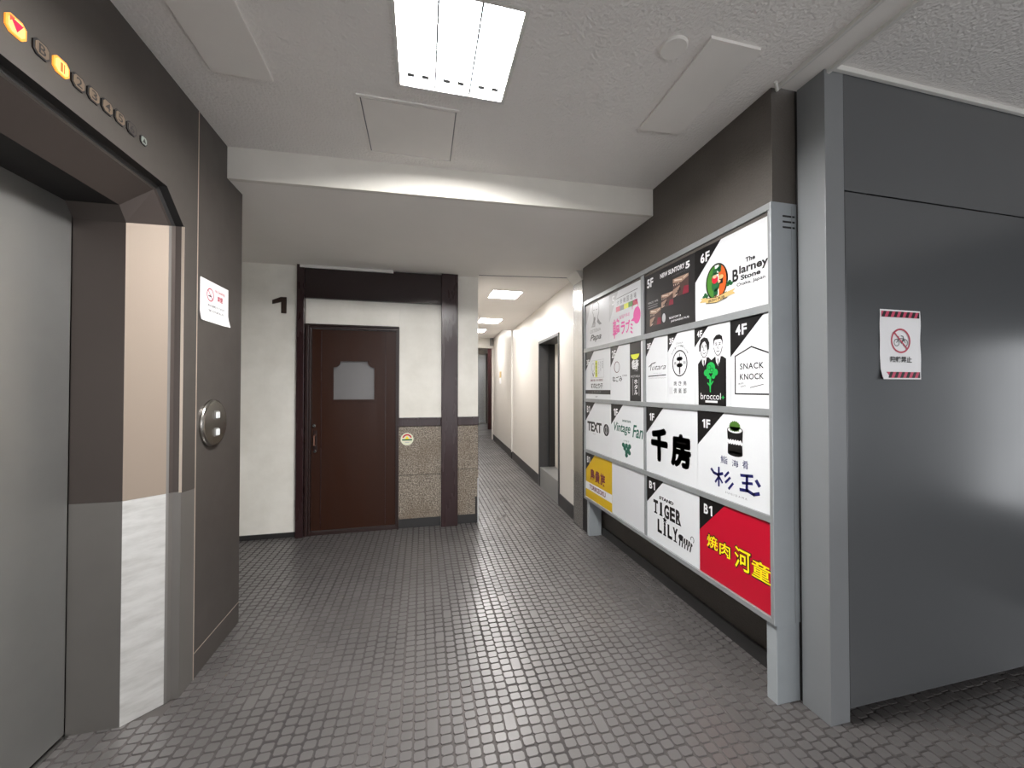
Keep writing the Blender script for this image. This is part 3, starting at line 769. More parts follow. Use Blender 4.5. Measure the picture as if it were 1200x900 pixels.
pr.text('ink_white', 'NEW SUNTORY', w * .36, h * .812, w * .83, h * .885, 1, .035); pr.text('ink_white', '5', w * .845, h * .785, w * .918, h * .885, 1, .04)
pr.text('ink_grey', 'ニューサントリーファイブ', w * .60, h * .755, w * .90, h * .782, 1)
def photo(u0, v0, u1, v1):
    a, b = u1 - u0, v1 - v0
    P_ = lambda m, q, l: pr.poly(m, [(w * (u0 + a * x), h * (v0 + b * y)) for x, y in q], l, 'photograph')
    P_('ink_photo_dark', [(0, 0), (1, 0), (1, 1), (0, 1)], 0)
    P_('ink_photo_warm', [(0, 1), (0, .78), (.55, .68), (1, .86), (1, 1)], 1); P_('ink_photo_light', [(.1, .96), (.1, .86), (.6, .78), (.6, .84)], 2); P_('ink_photo_light', [(.68, .82), (.92, .93), (.92, .97), (.68, .88)], 2)
    P_('ink_photo_warm', [(0, .42), (.45, .55), (.45, .49), (.12, .0), (0, 0)], 1); P_('ink_photo_red', [(.62, 0), (1, 0), (1, .38), (.72, .42)], 1)
    for k in range(4): P_('ink_photo_light', [(.05 + .11 * k, .62), (.08 + .11 * k, .62), (.08 + .11 * k, .70), (.05 + .11 * k, .70)], 2)
    for k in range(3): P_('ink_black', [(.18 + .12 * k, .05 + .1 * k), (.26 + .12 * k, .05 + .1 * k), (.26 + .12 * k, .22 + .1 * k), (.18 + .12 * k, .22 + .1 * k)], 2)
    P_('ink_photo_light', [(.15, .02), (.30, .12), (.27, .15), (.12, .04)], 3)
photo(.615, .44, .895, .715); photo(.38, .345, .62, .545); photo(.13, .105, .37, .366)
pr.text('ink_light_grey', 'SINCE 1970', w * .09, h * .475, w * .31, h * .505, 1, .01)
for k in range(2): pr.rect('ink_grey', w * .09, h * (.435 - .035 * k), w * .30, h * (.447 - .035 * k), 1, 'lettering')
pr.disc('ink_light_grey', w * .43, h * .18, w * .035, h * .07)
pr.text('ink_white', 'SUNTORY &', w * .54, h * .135, w * .76, h * .165, 1, .01); pr.text('ink_white', 'JAPANESE PUB', w * .57, h * .075, w * .90, h * .11, 1, .01)
pr.flush(o)
pr, w, h, o = panel(0, 1.885, 1.404, 'sign_white', 'white panel with green and orange oval crest and black lettering')
mark(pr, w, h, '6F', (.449, .53), (.092, .24, .76, .888))
cx, cy = w * .338, h * .445
E = lambda m, du, dv, ru, rv, l, **k: pr.disc(m, cx + w * du, cy + h * dv, w * ru, h * rv, l, **k)
E('ink_black', 0, 0, .163, .232, 0, n=40); E('ink_grass', 0, 0, .143, .212, 1, n=40)
pr.poly('ink_white', [(cx - w * .02, cy + h * .208), (cx + w * .035, cy + h * .205), (cx + w * .035, cy - h * .205), (cx - w * .02, cy - h * .208)], 2)
pr.disc('ink_orange', cx + w * .035, cy, w * .107, h * .20, 2, n=20, a0=-90, a1=90)
E('ink_leaf', -.012, -.05, .058, .075, 3); E('ink_leaf', -.012, -.14, .035, .05, 3); pr.rect('ink_skin', cx - w * .03, cy - h * .20, cx + w * .01, cy - h * .165, 3)
pr.rect('ink_black', cx - w * .05, cy - h * .215, cx - w * .01, cy - h * .19, 4); pr.rect('ink_black', cx + w * .005, cy - h * .215, cx + w * .045, cy - h * .19, 4)
E('ink_red', -.02, .035, .045, .055, 4); E('ink_skin', -.02, .07, .03, .024, 5)
pr.rect('ink_leaf', cx - w * .075, cy + h * .088, cx + w * .035, cy + h * .105, 6); pr.rect('ink_leaf', cx - w * .05, cy + h * .105, cx + w * .012, cy + h * .165, 6); pr.rect('ink_black', cx - w * .05, cy + h * .105, cx + w * .012, cy + h * .116, 7)
for a_, b_2 in ((.03, .15), (.055, .17), (.05, .13)): E('ink_leaf', a_, b_2, .022, .026, 6, n=12)
pr.rect('ink_black', cx + w * .045, cy - h * .045, cx + w * .095, cy + h * .035, 5); E('ink_tan', .07, .04, .035, .028, 6); E('ink_skin', .045, -.01, .02, .018, 6)
for su, sv in ((-.17, -.15), (.185, -.085)):
    for a_, b_2 in ((0, .026), (-.022, 0), (.022, 0)): E('ink_leaf', su + a_, sv + b_2, .024, .024, 2, n=12)
pr.poly('ink_tan', [(w * .075, h * .235), (w * .19, h * .22), (w * .19, h * .275), (w * .09, h * .29), (w * .115, h * .262)], 6)
pr.poly('ink_tan', [(w * .605, h * .225), (w * .48, h * .215), (w * .48, h * .27), (w * .605, h * .285), (w * .57, h * .255)], 6)
pr.poly('ink_tan', [(w * .185, h * .20), (w * .335, h * .178), (w * .49, h * .205), (w * .49, h * .275), (w * .335, h * .245), (w * .185, h * .268)], 7)
pr.line('ink_dark', [(w * .185, h * .20), (w * .335, h * .178), (w * .49, h * .205)], .003, 8); pr.line('ink_dark', [(w * .185, h * .268), (w * .335, h * .245), (w * .49, h * .275)], .003, 8)
pr.text('ink_dark', 'IRISH PUB', w * .22, h * .202, w * .46, h * .238, 8, .02)
pr.text('ink_black', 'The', w * .73, h * .545, w * .845, h * .60, 1, .03)
pr.text('ink_black', 'B', w * .562, h * .36, w * .64, h * .51, 1, .03); pr.text('ink_black', 'larney', w * .65, h * .405, w * .99, h * .53, 1, .03)
pr.text('ink_black', 'Stone', w * .668, h * .355, w * .905, h * .415, 1, .035); pr.text('ink_dark', 'Osaka, Japan', w * .618, h * .282, w * .955, h * .332, 1, .012)
pr.flush(o)
# row 2
pr, w, h, o = panel(1, 3.396, 2.899, 'sign_white', 'white panel with yellow strip in a fine square and a dark band')
mark(pr, w, h, '3F', (.37, .60), (.05, .17, .72, .84), 'ink_dark')
pr.line('ink_light_grey', [(w * .24, h * .44), (w * .76, h * .44), (w * .76, h * .80), (w * .24, h * .80)], .003, closed=True)
pr.rect('ink_lime', w * .42, h * .45, w * .51, h * .79); pr.chars('ink_dark', '地鶏料理', w * .435, h * .48, w * .495, h * .76, .1, 1, vertical=True)
for k in range(3): pr.chars('ink_grey', ['とりやさい', 'みず炊', '酒'][k], w * (.55 + .07 * k), h * (.52 + .05 * k), w * (.59 + .07 * k), h * .77, .1, 1, vertical=True)
pr.line('ink_dark', [(w * .30, h * .55), (w * .34, h * .47), (w * .38, h * .55)], .008); pr.ring('ink_grey', w * .33, h * .66, w * .06, h * .09, .004)
pr.text('ink_maroon', '【鶏料理と旬の野菜】', w * .22, h * .365, w * .72, h * .41, 1, .01)
pr.chars('ink_dark', '鶏のとり子', w * .25, h * .22, w * .72, h * .32, .08, 1, .02)
pr.rect('ink_dark', 0, h * .10, w, h * .185); pr.text('ink_grey', 'とりの子', w * .28, h * .12, w * .66, h * .165, 1); pr.text('ink_dark', '2F', w * .42, h * .035, w * .52, h * .06, 1)
pr.flush(o)
pr, w, h, o = panel(1, 2.899, 2.633, 'sign_white', 'white panel with thin red circle and brush lettering below')
mark(pr, w, h, '2F', (.52, .62), (.09, .34, .79, .93), 'ink_dark')
pr.ring('ink_maroon', w * .40, h * .61, w * .17, h * .105, .005, n=30); pr.ring('ink_dark', w * .41, h * .61, w * .16, h * .10, .003, n=30)
pr.chars('ink_dark', 'なごみ', w * .13, h * .34, w * .72, h * .44, .15, 1, .02); pr.text('ink_dark', '三代目', w * .72, h * .43, w * .98, h * .46, 1, .01)
pr.flush(o)
pr, w, h, o = panel(1, 2.633, 2.412, 'sign_white', 'narrow white panel with a black strip, yellow half moon and white character')
pr.rect('ink_dark', w * .17, 0, w * .86, h)
pr.disc('ink_lime', w * .50, h * .795, w * .26, h * .09, 1, a0=180, a1=360)
pr.text('ink_white', '螢', w * .28, h * .50, w * .73, h * .70, 1, .03); pr.text('ink_light_grey', 'HOTARU', w * .24, h * .40, w * .78, h * .44, 1, .01)
pr.line('ink_light_grey', [(w * .36, h * .10), (w * .36, h * .38)], .004, 1); pr.line('ink_light_grey', [(w * .74, h * .10), (w * .74, h * .38)], .004, 1)
pr.chars('ink_white', 'ホタル', w * .44, h * .11, w * .66, h * .37, .12, 1, .02, vertical=True)
pr.flush(o)
pr, w, h, o = panel(1, 2.382, 2.140, 'sign_white', 'white panel with thin handwritten signature over a ruled line')
mark(pr, w, h, '3F', (.42, .72), (.06, .24, .84, .93))
pr.line('ink_dark', [(w * .14, h * .555), (w * .30, h * .60), (w * .46, h * .615)], .006); pr.line('ink_dark', [(w * .27, h * .60), (w * .22, h * .50)], .006)
pr.text('ink_dark', 'utara', w * .30, h * .50, w * .92, h * .565, 1, -.005, shear=.4); pr.line('ink_dark', [(w * .12, h * .405), (w * .92, h * .415)], .006)
pr.text('ink_light_grey', 'dining bar', w * .35, h * .435, w * .75, h * .455, 1); pr.text('ink_light_grey', 'OSAKA SHINSAIBASHI', w * .12, h * .365, w * .92, h * .385, 1)
pr.flush(o)
pr, w, h, o = panel(1, 2.140, 1.894, 'sign_white', 'white panel with ringed skewer crest and two lines of characters')
mark(pr, w, h, '3F', (.40, .74), (.07, .24, .855, .94))
pr.ring('ink_black', w * .47, h * .565, w * .285, h * .185, .007, n=44)
pr.text('ink_grey', 'OSAKA', w * .33, h * .835, w * .60, h * .86, 1); 
for k in range(13):
    t = math.radians(145 - k * 9.2); pr.text('ink_grey', 'YAKITORI CLUB'[k] if 'YAKITORI CLUB'[k] != ' ' else '-', w * .47 + w * .36 * math.cos(t) - .005, h * .565 + h * .245 * math.sin(t) - .006, w * .47 + w * .36 * math.cos(t) + .005, h * .565 + h * .245 * math.sin(t) + .006, 1)
for v in (.60, .51): pr.rect('ink_black', w * .39, h * v, w * .55, h * (v + .055), 1); pr.rect('ink_black', w * .36, h * (v + .012), w * .58, h * (v + .042), 1)
pr.rect('ink_black', w * .46, h * .44, w * .48, h * .70, 1); pr.line('ink_grey', [(w * .47, h * .42), (w * .47, h * .52)], .012)
pr.text('ink_dark', '鳥', w * .26, h * .55, w * .35, h * .59, 1); pr.text('ink_dark', '旨', w * .61, h * .55, w * .70, h * .59, 1)
pr.chars('ink_dark', '焼き鳥', w * .24, h * .255, w * .72, h * .315, .6, 1); pr.chars('ink_dark', '倶楽部', w * .24, h * .145, w * .72, h * .215, .6, 1)
pr.rect('sign_grey_white', w * .06, h * .13, w * .20, h * .23, 1)
pr.flush(o)
pr, w, h, o = panel(1, 1.894, 1.632, 'sign_white', 'white panel printed with two suited men and a green broccoli')
mark(pr, w, h, '4F', (.424, .752), (.084, .244, .878, .96))
k_ = 'ink_black'
pr.poly(k_, [(w * .115, 0), (w * .893, 0), (w * .897, h * .565), (w * .80, h * .60), (w * .60, h * .60), (w * .50, h * .565), (w * .42, h * .605), (w * .24, h * .605), (w * .107, h * .53)])
for fu, fv, hair in ((.298, .735, 0), (.690, .74, 1)):
    Q = lambda m, q, l: pr.poly(m, [(w * (fu + x), h * (fv + y)) for x, y in q], l)
    L_ = lambda m, q, wd, l: pr.line(m, [(w * (fu + x), h * (fv + y)) for x, y in q], wd, l)
    Q('ink_white', [(-.045, -.15), (.045, -.15), (.05, -.08), (-.05, -.08)], 1)
    Q('ink_white', [(-.075, -.135), (.07, -.135), (.04, -.20), (-.01, -.255), (-.06, -.20)], 1)
    jaw = [(-.112, .06), (-.112, -.03), (-.085, -.08), (-.035, -.122), (.035, -.122), (.085, -.08), (.112, -.03), (.112, .06), (.06, .10), (-.06, .10)]
    Q('ink_white', jaw, 2); L_('ink_black', jaw[1:7], .0035, 3)
    if hair == 0: Q(k_, [(-.145, -.05), (-.105, -.04), (-.085, .03), (-.03, .065), (.02, .075), (.075, .03), (.095, -.045), (.14, -.03), (.155, .05), (.10, .11), (.0, .13), (-.10, .105), (-.15, .03)], 4)
    else: Q(k_, [(-.115, -.01), (-.10, .05), (-.07, .068), (.07, .068), (.10, .05), (.115, -.01), (.125, .05), (.11, .10), (.04, .128), (-.05, .122), (-.12, .085), (-.128, .04)], 4)
    for e in (-.05, .05): Q(k_, [(e - .026, .022), (e + .026, .022), (e + .026, .030), (e - .026, .030)], 3); pr.disc(k_, w * (fu + e), h * (fv + .006), w * .017, h * .009, 3, n=10)
    L_('ink_dark', [(0, .01), (-.014, -.038), (.012, -.042)], .003, 3); L_('ink_dark', [(-.04, -.07), (0, -.08), (.04, -.07)], .0035, 3)
    Q('ink_grey' if hair else 'ink_dark', [(-.018, -.165), (.018, -.165), (.012, -.26), (-.016, -.25)], 3)
for a, b, r in ((.49, .47, .12), (.365, .41, .075), (.61, .41, .075), (.42, .36, .05), (.56, .36, .05)): pr.disc('ink_green', w * a, h * b, w * r, h * r * .58, 4, n=20)
pr.ring('ink_leaf', w * .45, h * .475, w * .05, h * .03, .004, 5); pr.ring('ink_leaf', w * .52, h * .44, w * .05, h * .03, .004, 5)
pr.poly('ink_green', [(w * .44, h * .36), (w * .50, h * .36), (w * .485, h * .16), (w * .455, h * .17)], 4); pr.line('ink_green', [(w * .40, h * .28), (w * .45, h * .25)], .008, 4); pr.line('ink_green', [(w * .55, h * .30), (w * .49, h * .26)], .008, 4)
pr.text('ink_white', 'broccol', w * .19, h * .075, w * .76, h * .155, 5, .0); pr.text('ink_green', '+', w * .77, h * .085, w * .86, h * .125, 5, .02)
pr.rect('ink_white', w * .33, h * .035, w * .67, h * .06, 5, 'lettering')
pr.flush(o)
pr, w, h, o = panel(1, 1.632, 1.404, 'sign_white', 'white panel with two words inside a thin house outline')
mark(pr, w, h, '4F', (.864, .576), (.149, .45, .816, .936))
pr.line('ink_dark', [(w * .125, h * .15), (w * .985, h * .15), (w * .985, h * .579), (w * .557, h * .668), (w * .13, h * .579)], .007, closed=True)
pr.text('ink_black', 'SNACK', w * .259, h * .425, w * .853, h * .492, 1, .012, 1.1); pr.text('ink_black', 'KNOCK', w * .257, h * .309, w * .851, h * .375, 1, .012, 1.1)
pr.text('ink_grey', 'MUSIC', w * .22, h * .252, w * .36, h * .272, 1, .01, slope=h * .01); pr.text('ink_grey', 'SNACK', w * .27, h * .222, w * .41, h * .242, 1, .01, slope=h * .01); pr.line('ink_dark', [(w * .52, h * .22), (w * .84, h * .255)], .003)
pr.flush(o)
# row 3
pr, w, h, o = panel(2, 3.396, 2.891, 'sign_white', 'white panel with one black word and a round stamp')
mark(pr, w, h, 'B1', (.40, .60), (.06, .21, .78, .92))
pr.text('ink_dark', 'TEXT', w * .08, h * .40, w * .66, h * .60, 1, .04); pr.disc('ink_dark', w * .83, h * .49, w * .10, h * .115); pr.ring('ink_light_grey', w * .83, h * .49, w * .06, h * .07, .006, 1); pr.line('ink_light_grey', [(w * .83, h * .40), (w * .83, h * .58)], .008, 1)
pr.text('ink_grey', 'bar', w * .32, h * .35, w * .44, h * .37, 1)
pr.flush(o)
pr, w, h, o = panel(2, 2.891, 2.406, 'sign_white', 'white panel with green script and a grape bunch')
mark(pr, w, h, '1F', (.40, .62), (.09, .24, .79, .92))
pr.text('ink_dark_green', 'WINE BAR', w * .37, h * .70, w * .64, h * .74, 1, .02)
pr.text('ink_dark_green', 'Vintage', w * .10, h * .47, w * .62, h * .68, 1, .015, shear=.25); pr.text('ink_dark_green', 'Fan', w * .68, h * .47, w * .97, h * .68, 1, .015, shear=.25)
pr.text('ink_dark_green', '1 9 8 7', w * .42, h * .36, w * .58, h * .39, 1)
for r_, c_ in ((0, (-.10, 0, .10)), (1, (-.055, .055)), (2, (0, .09)), (3, (0,))):
    for c in c_: pr.disc('ink_dark_green', w * (.50 + c * .95), h * (.30 - .055 * r_), w * .045, h * .04, n=14)
pr.flush(o)
pr, w, h, o = panel(2, 2.382, 1.873, 'sign_white', 'white panel with two bold black brush characters')
mark(pr, w, h, '1F', (.383, .587), (.076, .196, .795, .904))
b_ = 'ink_black'
for dx, dz in ((0, 0), (.011, 0), (-.011, 0), (0, .011), (0, -.011), (.008, .008), (-.008, -.008), (.008, -.008), (-.008, .008)):
    pr.text(b_, '千', w * .13 + dx, h * .225 + dz, w * .45 + dx, h * .675 + dz, 1, .012); pr.text(b_, '房', w * .55 + dx, h * .225 + dz, w * .875 + dx, h * .64 + dz, 1, .0)
pr.flush(o)
pr, w, h, o = panel(2, 1.873, 1.404, 'sign_white', 'white panel with a green topped black barrel over navy brush characters')
mark(pr, w, h, '1F', (.424, .569), (.079, .224, .792, .90))
bx = w * .567
pr.disc(b_, bx, h * .545, w * .100, h * .030, 0); pr.poly(b_, [(bx - w * .100, h * .545), (bx + w * .100, h * .545), (bx + w * .095, h * .65), (bx + w * .106, h * .81), (bx - w * .106, h * .81), (bx - w * .098, h * .65)], 0)
pr.disc(b_, bx, h * .81, w * .106, h * .044, 1); pr.disc('ink_white', bx, h * .813, w * .094, h * .034, 2)
pr.disc('ink_olive', bx, h * .855, w * .068, h * .054, 4); pr.poly('ink_olive', [(bx - w * .066, h * .85), (bx - w * .058, h * .803), (bx + w * .058, h * .803), (bx + w * .066, h * .85)], 4)
for k in range(16):
    t = math.radians(360 * k / 16); pr.disc('ink_olive', bx + w * .064 * math.cos(t), h * .855 + h * .052 * math.sin(t), w * .012, h * .010, 3, n=8)
for k in range(6): pr.line('ink_white', [(bx - w * .094 + w * .033 * k, h * .692), (bx - w * .075 + w * .033 * k, h * .662)], .013, 3)
n_ = 'ink_navy'
for ch, u0, u1, v0, v1 in (('鮨', .365, .463, .405, .497), ('海', .525, .61, .40, .478), ('肴', .662, .738, .405, .495)): pr.text(n_, ch, w * u0, h * v0, w * u1, h * v1, 1, .0)
def bl(pts, wd): pr.line(n_, [(w * a, h * c) for a, c in pts], wd, 1)
bl([(.225, .305), (.26, .27), (.32, .258), (.39, .285)], .015); bl([(.337, .345), (.335, .25), (.335, .13)], .012); bl([(.335, .24), (.285, .165)], .011); bl([(.338, .24), (.385, .18)], .011)
bl([(.475, .318), (.425, .262)], .012); bl([(.495, .26), (.435, .195)], .012); bl([(.535, .205), (.48, .135)], .012)
bl([(.645, .325), (.785, .345)], .014); bl([(.72, .335), (.715, .175)], .015); bl([(.665, .245), (.78, .265)], .013); bl([(.635, .165), (.73, .175), (.80, .155), (.86, .18)], .016); bl([(.835, .305), (.865, .265)], .018)
pr.text('ink_grey', 'S U G I D A M A', w * .43, h * .070, w * .72, h * .092, 1)
pr.flush(o)
# row 4
pr, w, h, o = panel(3, 3.396, 2.879, 'ink_gold', 'mustard yellow panel with dark red characters and a white band')
mark(pr, w, h, 'B1', (.38, .60), (.06, .20, .78, .92))
pr.chars('ink_maroon', '鳥貴族', w * .19, h * .42, w * .77, h * .68, .12, 1, .03)
pr.rect('ink_white', 0, h * .18, w, h * .345); pr.text('ink_maroon', 'TORIKIZOKU', w * .16, h * .215, w * .78, h * .315, 1, .03)
pr.flush(o)
pr, w, h, o = panel(3, 2.879, 2.400, 'sign_grey_white', 'blank white panel in the bottom row')
pr, w, h, o = panel(3, 2.377, 1.862, 'sign_white', 'white panel with black western lettering and a small striped animal')
mark(pr, w, h, 'B1', (.367, .568), (.053, .203, .806, .93))
pr.text(b_, 'STAND', w * .272, h * .70, w * .559, h * .75, 1, .04)
def slab(s, u0, u1, v0, v1):
    n = len(s); cw = (u1 - u0) / n
    for i, ch in enumerate(s):
        a = u0 + i * cw + cw * .06; c = a + cw * .88
        pr.text(b_, ch, w * (a + (cw * .25 if ch in 'Ii' else 0)), h * v0, w * (c - (cw * .25 if ch in 'Ii' else 0)), h * v1, 1, .045)
        if ch in 'TILiRY': pr.rect(b_, w * (a + cw * (.14 if ch != 'L' else 0)), h * v0, w * (a + cw * (.72 if ch != 'L' else .5)), h * (v0 + .022), 1, 'lettering')
slab('TIGER', .14, .706, .448, .66); slab('LiLY', .23, .64, .172, .38)
pr.poly(b_, [(w * (.385 + (.05 if k % 2 == 0 else .022) * math.sin(math.radians(36 * k))), h * (.415 + (.055 if k % 2 == 0 else .024) * math.cos(math.radians(36 * k)))) for k in range(10)][::-1], 1)
for k in range(5): pr.line(b_, [(w * (.675 + .048 * k), h * .27), (w * (.665 + .046 * k), h * .165)], .010)
pr.disc(b_, w * .79, h * .265, w * .10, h * .042); pr.disc(b_, w * .695, h * .285, w * .05, h * .045)
for k in range(4): pr.line('ink_white', [(w * (.735 + .04 * k), h * .30), (w * (.73 + .04 * k), h * .235)], .006, 1)
pr.ring(b_, w * .885, h * .345, w * .03, h * .045, .004, a0=-60, a1=200)
pr.flush(o)
pr, w, h, o = panel(3, 1.862, 1.404, 'ink_sign_red', 'red panel with yellow characters outlined in black')
mark(pr, w, h, 'B1', (.413, .546), (.075, .235, .79, .92))
for off, m_, l_ in ((.055, 'ink_black', 1), (.014, 'ink_yellow', 2)):
    e = .006 if l_ == 1 else 0
    for ch, u0, u1, v0, v1 in (('焼', .124, .296, .375, .545), ('肉', .323, .479, .36, .53), ('河', .539, .748, .315, .568), ('童', .764, .985, .322, .522)):
        pr.text(m_, ch, w * u0 - e, h * v0 - e, w * u1 + e, h * v1 + e, l_, off)
pr.flush(o)

# ------------------------------------------------------------------ setting: corridor
KC = 0.0511
def cw(y): return 1.554 + KC * (y - 3.72)
wc = struct_empty('wall_corridor', (1.7, 7.0, 0))
def cwall(name, m, ya, yb, z0, z1, th=0.3, off=0.0):
    return MB().prism([(cw(ya) - off, ya, z0), (cw(yb) - off, yb, z0), (cw(yb) + th, yb, z0), (cw(ya) + th, ya, z0)], (0, 0, z1 - z0)).build(name, m, wc)
cwall('wall_panel', 'cream_wall', 3.70, 4.31, 0, 2.8); cwall('wall_panel', 'cream_wall', 5.28, 7.45, 0, 2.8); cwall('wall_panel', 'cream_wall', 4.31, 5.28, 2.055, 2.8)
cwall('wall_panel', 'cream_wall', 7.455, 10.38, 0, 3.0)
MB().box(2.35, 2.5, 10.38, 13.1, 0, 3.0).build('wall_panel', 'cream_wall', wc)
MB().box(2.80, 2.95, 13.0, 15.6, 0, 3.05).build('wall_panel', 'cream_wall', wc)
MB().box(0.45, 3.0, 15.40, 15.6, 0, 3.05).build('wall_panel', 'cream_wall', wc)
MB().box(0.40, 0.565, YF + 0.14, 15.5, 0, 3.05).build('wall_panel', 'cream_wall', wc)
MB().box(1.86, 2.5, 10.37, 10.45, 0, 3.0).build('wall_panel', 'cream_wall', wc)
bb = struct_empty('baseboard_corridor', (1.7, 7.0, 0))
for ya, yb in ((3.76, 4.30), (5.29, 7.42), (7.49, 10.37)):
    MB().prism([(cw(ya) - 0.010, ya, 0), (cw(yb) - 0.010, yb, 0), (cw(yb), yb, 0), (cw(ya), ya, 0)], (0, 0, 0.15)).build('skirting', 'skirting_black', bb)
struct(MB().tube((cw(7.45), 7.45, 0), (cw(7.45), 7.45, 2.56), 0.022, 16).build('trim_10', 'white_trim', smooth=True))
MB().tube((cw(7.45) - .001, 7.45, 0), (cw(7.45) - .001, 7.45, 0.13), 0.026, 16).build('skirting', 'skirting_black', bb)
d2 = struct_empty('door_2', (1.65, 4.8, 0))
A, B_ = 4.31, 5.28
def cbox(mb, ya, yb, o0, o1, z0, z1):
    return mb.prism([(cw(ya) + o0, ya, z0), (cw(yb) + o0, yb, z0), (cw(yb) + o1, yb, z0), (cw(ya) + o1, ya, z0)], (0, 0, z1 - z0))
mb = MB(); cbox(mb, B_ - 0.035, B_, -0.014, 0.25, 0, 2.055); cbox(mb, A, A + 0.025, -0.014, 0.25, 0, 2.055); cbox(mb, A, B_, -0.014, 0.25, 2.020, 2.055)
mb.build('door_frame', 'corridor_door', d2)
mb = MB(); cbox(mb, B_ - 0.075, B_ - 0.036, 0.13, 0.25, 0.28, 2.019); mb.build('door_stop', 'black_gap', d2)
mb = MB(); cbox(mb, A + 0.026, B_ - 0.076, 0.215, 0.255, 0.275, 2.019); mb.build('door_leaf', 'corridor_leaf', d2)
mb = MB(); cbox(mb, A + 0.026, B_ - 0.036, 0.0, 0.25, 0.0, 0.272); mb.build('threshold', 'threshold_grey', d2)
# wall plate far down the corridor
wp = thing('wall_switch', 'small wall plate, yellow over white, on the cream corridor wall', 'switch', (cw(9.0), 9.0, 1.5))
MB().prism([(cw(9.0), 8.93, 1.655), (cw(9.0), 9.07, 1.655), (cw(9.0), 9.07, 1.80), (cw(9.0), 8.93, 1.80)], (-0.016, 0, 0)).build('upper_plate', 'ink_tan', wp)
MB().prism([(cw(9.0), 8.93, 1.51), (cw(9.0), 9.07, 1.51), (cw(9.0), 9.07, 1.65), (cw(9.0), 8.93, 1.65)], (-0.016, 0, 0)).build('lower_plate', 'paper_white', wp)
bx_ = thing('ceiling_box', 'small grey box hung under the ceiling at the far end of the corridor', 'box', (1.84, 10.28, 2.54))
MB().box(1.79, 1.87, 10.22, 10.325, 2.56, 2.765, 0.004).build('housing', 'ink_grey', bx_)
MB().box(1.80, 1.86, 10.214, 10.2195, 2.60, 2.72).build('face_plate', 'jamb_grey', bx_)
# far end: red door frame and stainless door
d3 = struct_empty('door_3', (2.28, 13.0, 0))
MB().box(2.19, 2.345, 12.98, 13.08, 0, 2.90, 0.004).build('door_frame', 'red_frame', d3)
d4 = struct_empty('door_4', (2.3, 15.4, 0))
MB().box(1.90, 2.50, 15.36, 15.398, 0.02, 2.78, 0.004).build('door_leaf', 'stainless', d4)
MB().box(2.51, 2.60, 15.35, 15.398, 0.0, 2.82, 0.004).build('door_frame', 'steel_panel', d4)
MB().box(1.80, 1.89, 15.35, 15.398, 0.0, 2.82, 0.004).build('door_frame', 'steel_panel', d4)

# ------------------------------------------------------------------ lamps
def recessed_lamp(label, x0, x1, y0, y1, z, m, group, name='ceiling_light', bays=1, depth=0.07):
    t = thing(name, label, 'ceiling light', ((x0 + x1) / 2, (y0 + y1) / 2, z), group)
    e = 0.0015
    x0 += e; x1 -= e; y0 += e; y1 -= e
    hs = MB()
    hs.box(x0, x0 + 0.004, y0, y1, z - 0.002, z + depth); hs.box(x1 - 0.004, x1, y0, y1, z - 0.002, z + depth)
    hs.box(x0 + .004, x1 - .004, y0, y0 + 0.004, z - 0.002, z + depth); hs.box(x0 + .004, x1 - .004, y1 - 0.004, y1, z - 0.002, z + depth)
    hs.box(x0, x1, y0, y1, z + depth, z + depth + 0.008)
    hs.build('housing', 'ceiling_plate', t)
    fr_ = MB(); g = 0.012
    fr_.box(x0 - g, x1 + g, y0 - g, y0 + .003, z - 0.004, z - 0.0022); fr_.box(x0 - g, x1 + g, y1 - .003, y1 + g, z - 0.004, z - 0.0022)
    fr_.box(x0 - g, x0 + .003, y0 + .003, y1 - .003, z - 0.004, z - 0.0022); fr_.box(x1 - .003, x1 + g, y0 + .003, y1 - .003, z - 0.004, z - 0.0022)
    fr_.build('trim_frame', 'white_trim', t)
    wb_ = (x1 - x0) / bays
    for k in range(bays):
        a = x0 + .005 + wb_ * k; b = x0 + wb_ * (k + 1) - .002
        d = MB().box(a, b, y0 + .005, y1 - .005, z + depth * .55, z + depth * .55 + .004).build('diffuser', m, t)
        if bays > 1:
            if k: MB().box(x0 + wb_ * k - .0045, x0 + wb_ * k + .0045, y0 + .005, y1 - .005, z + .001, z + .024).build('bay_divider', 'ink_grey', t)
            for s_ in (.3, .72):
                MB().prism([(a + (b - a) * s_ - .016, y1 - .045, z + .004), (a + (b - a) * s_ + .016, y1 - .045, z + .004), (a + (b - a) * s_ + .003, y1 - .045, z + .024), (a + (b - a) * s_ - .003, y1 - .045, z + .024)], (0, -0.022, 0)).build('louver_fin', 'ink_grey', t)
    return t
recessed_lamp('square three-bay fluorescent ceiling light, blazing white, above the lobby', LX0, LX1, LY0, LY1, CEIL, 'lamp_lobby', None, bays=3, depth=0.05)
recessed_lamp('nearest of the three bright recessed lights in the corridor ceiling', *CC[0], SOFF + .004, 'lamp_corridor', 'corridor ceiling lights', depth=0.03)
recessed_lamp('middle one of the three bright recessed lights in the corridor ceiling', *CC[1], SOFF + .004, 'lamp_corridor', 'corridor ceiling lights', depth=0.03)
recessed_lamp('farthest and smallest of the three lights in the corridor ceiling', *C3, 2.766, 'lamp_corridor', 'corridor ceiling lights', depth=0.03)

recessed_lamp('added unseen light behind the lintel, brightening the far end of the corridor', *C4, 2.98, 'lamp_corridor', None)  # added lamp, hidden from view, to brighten the corridor end

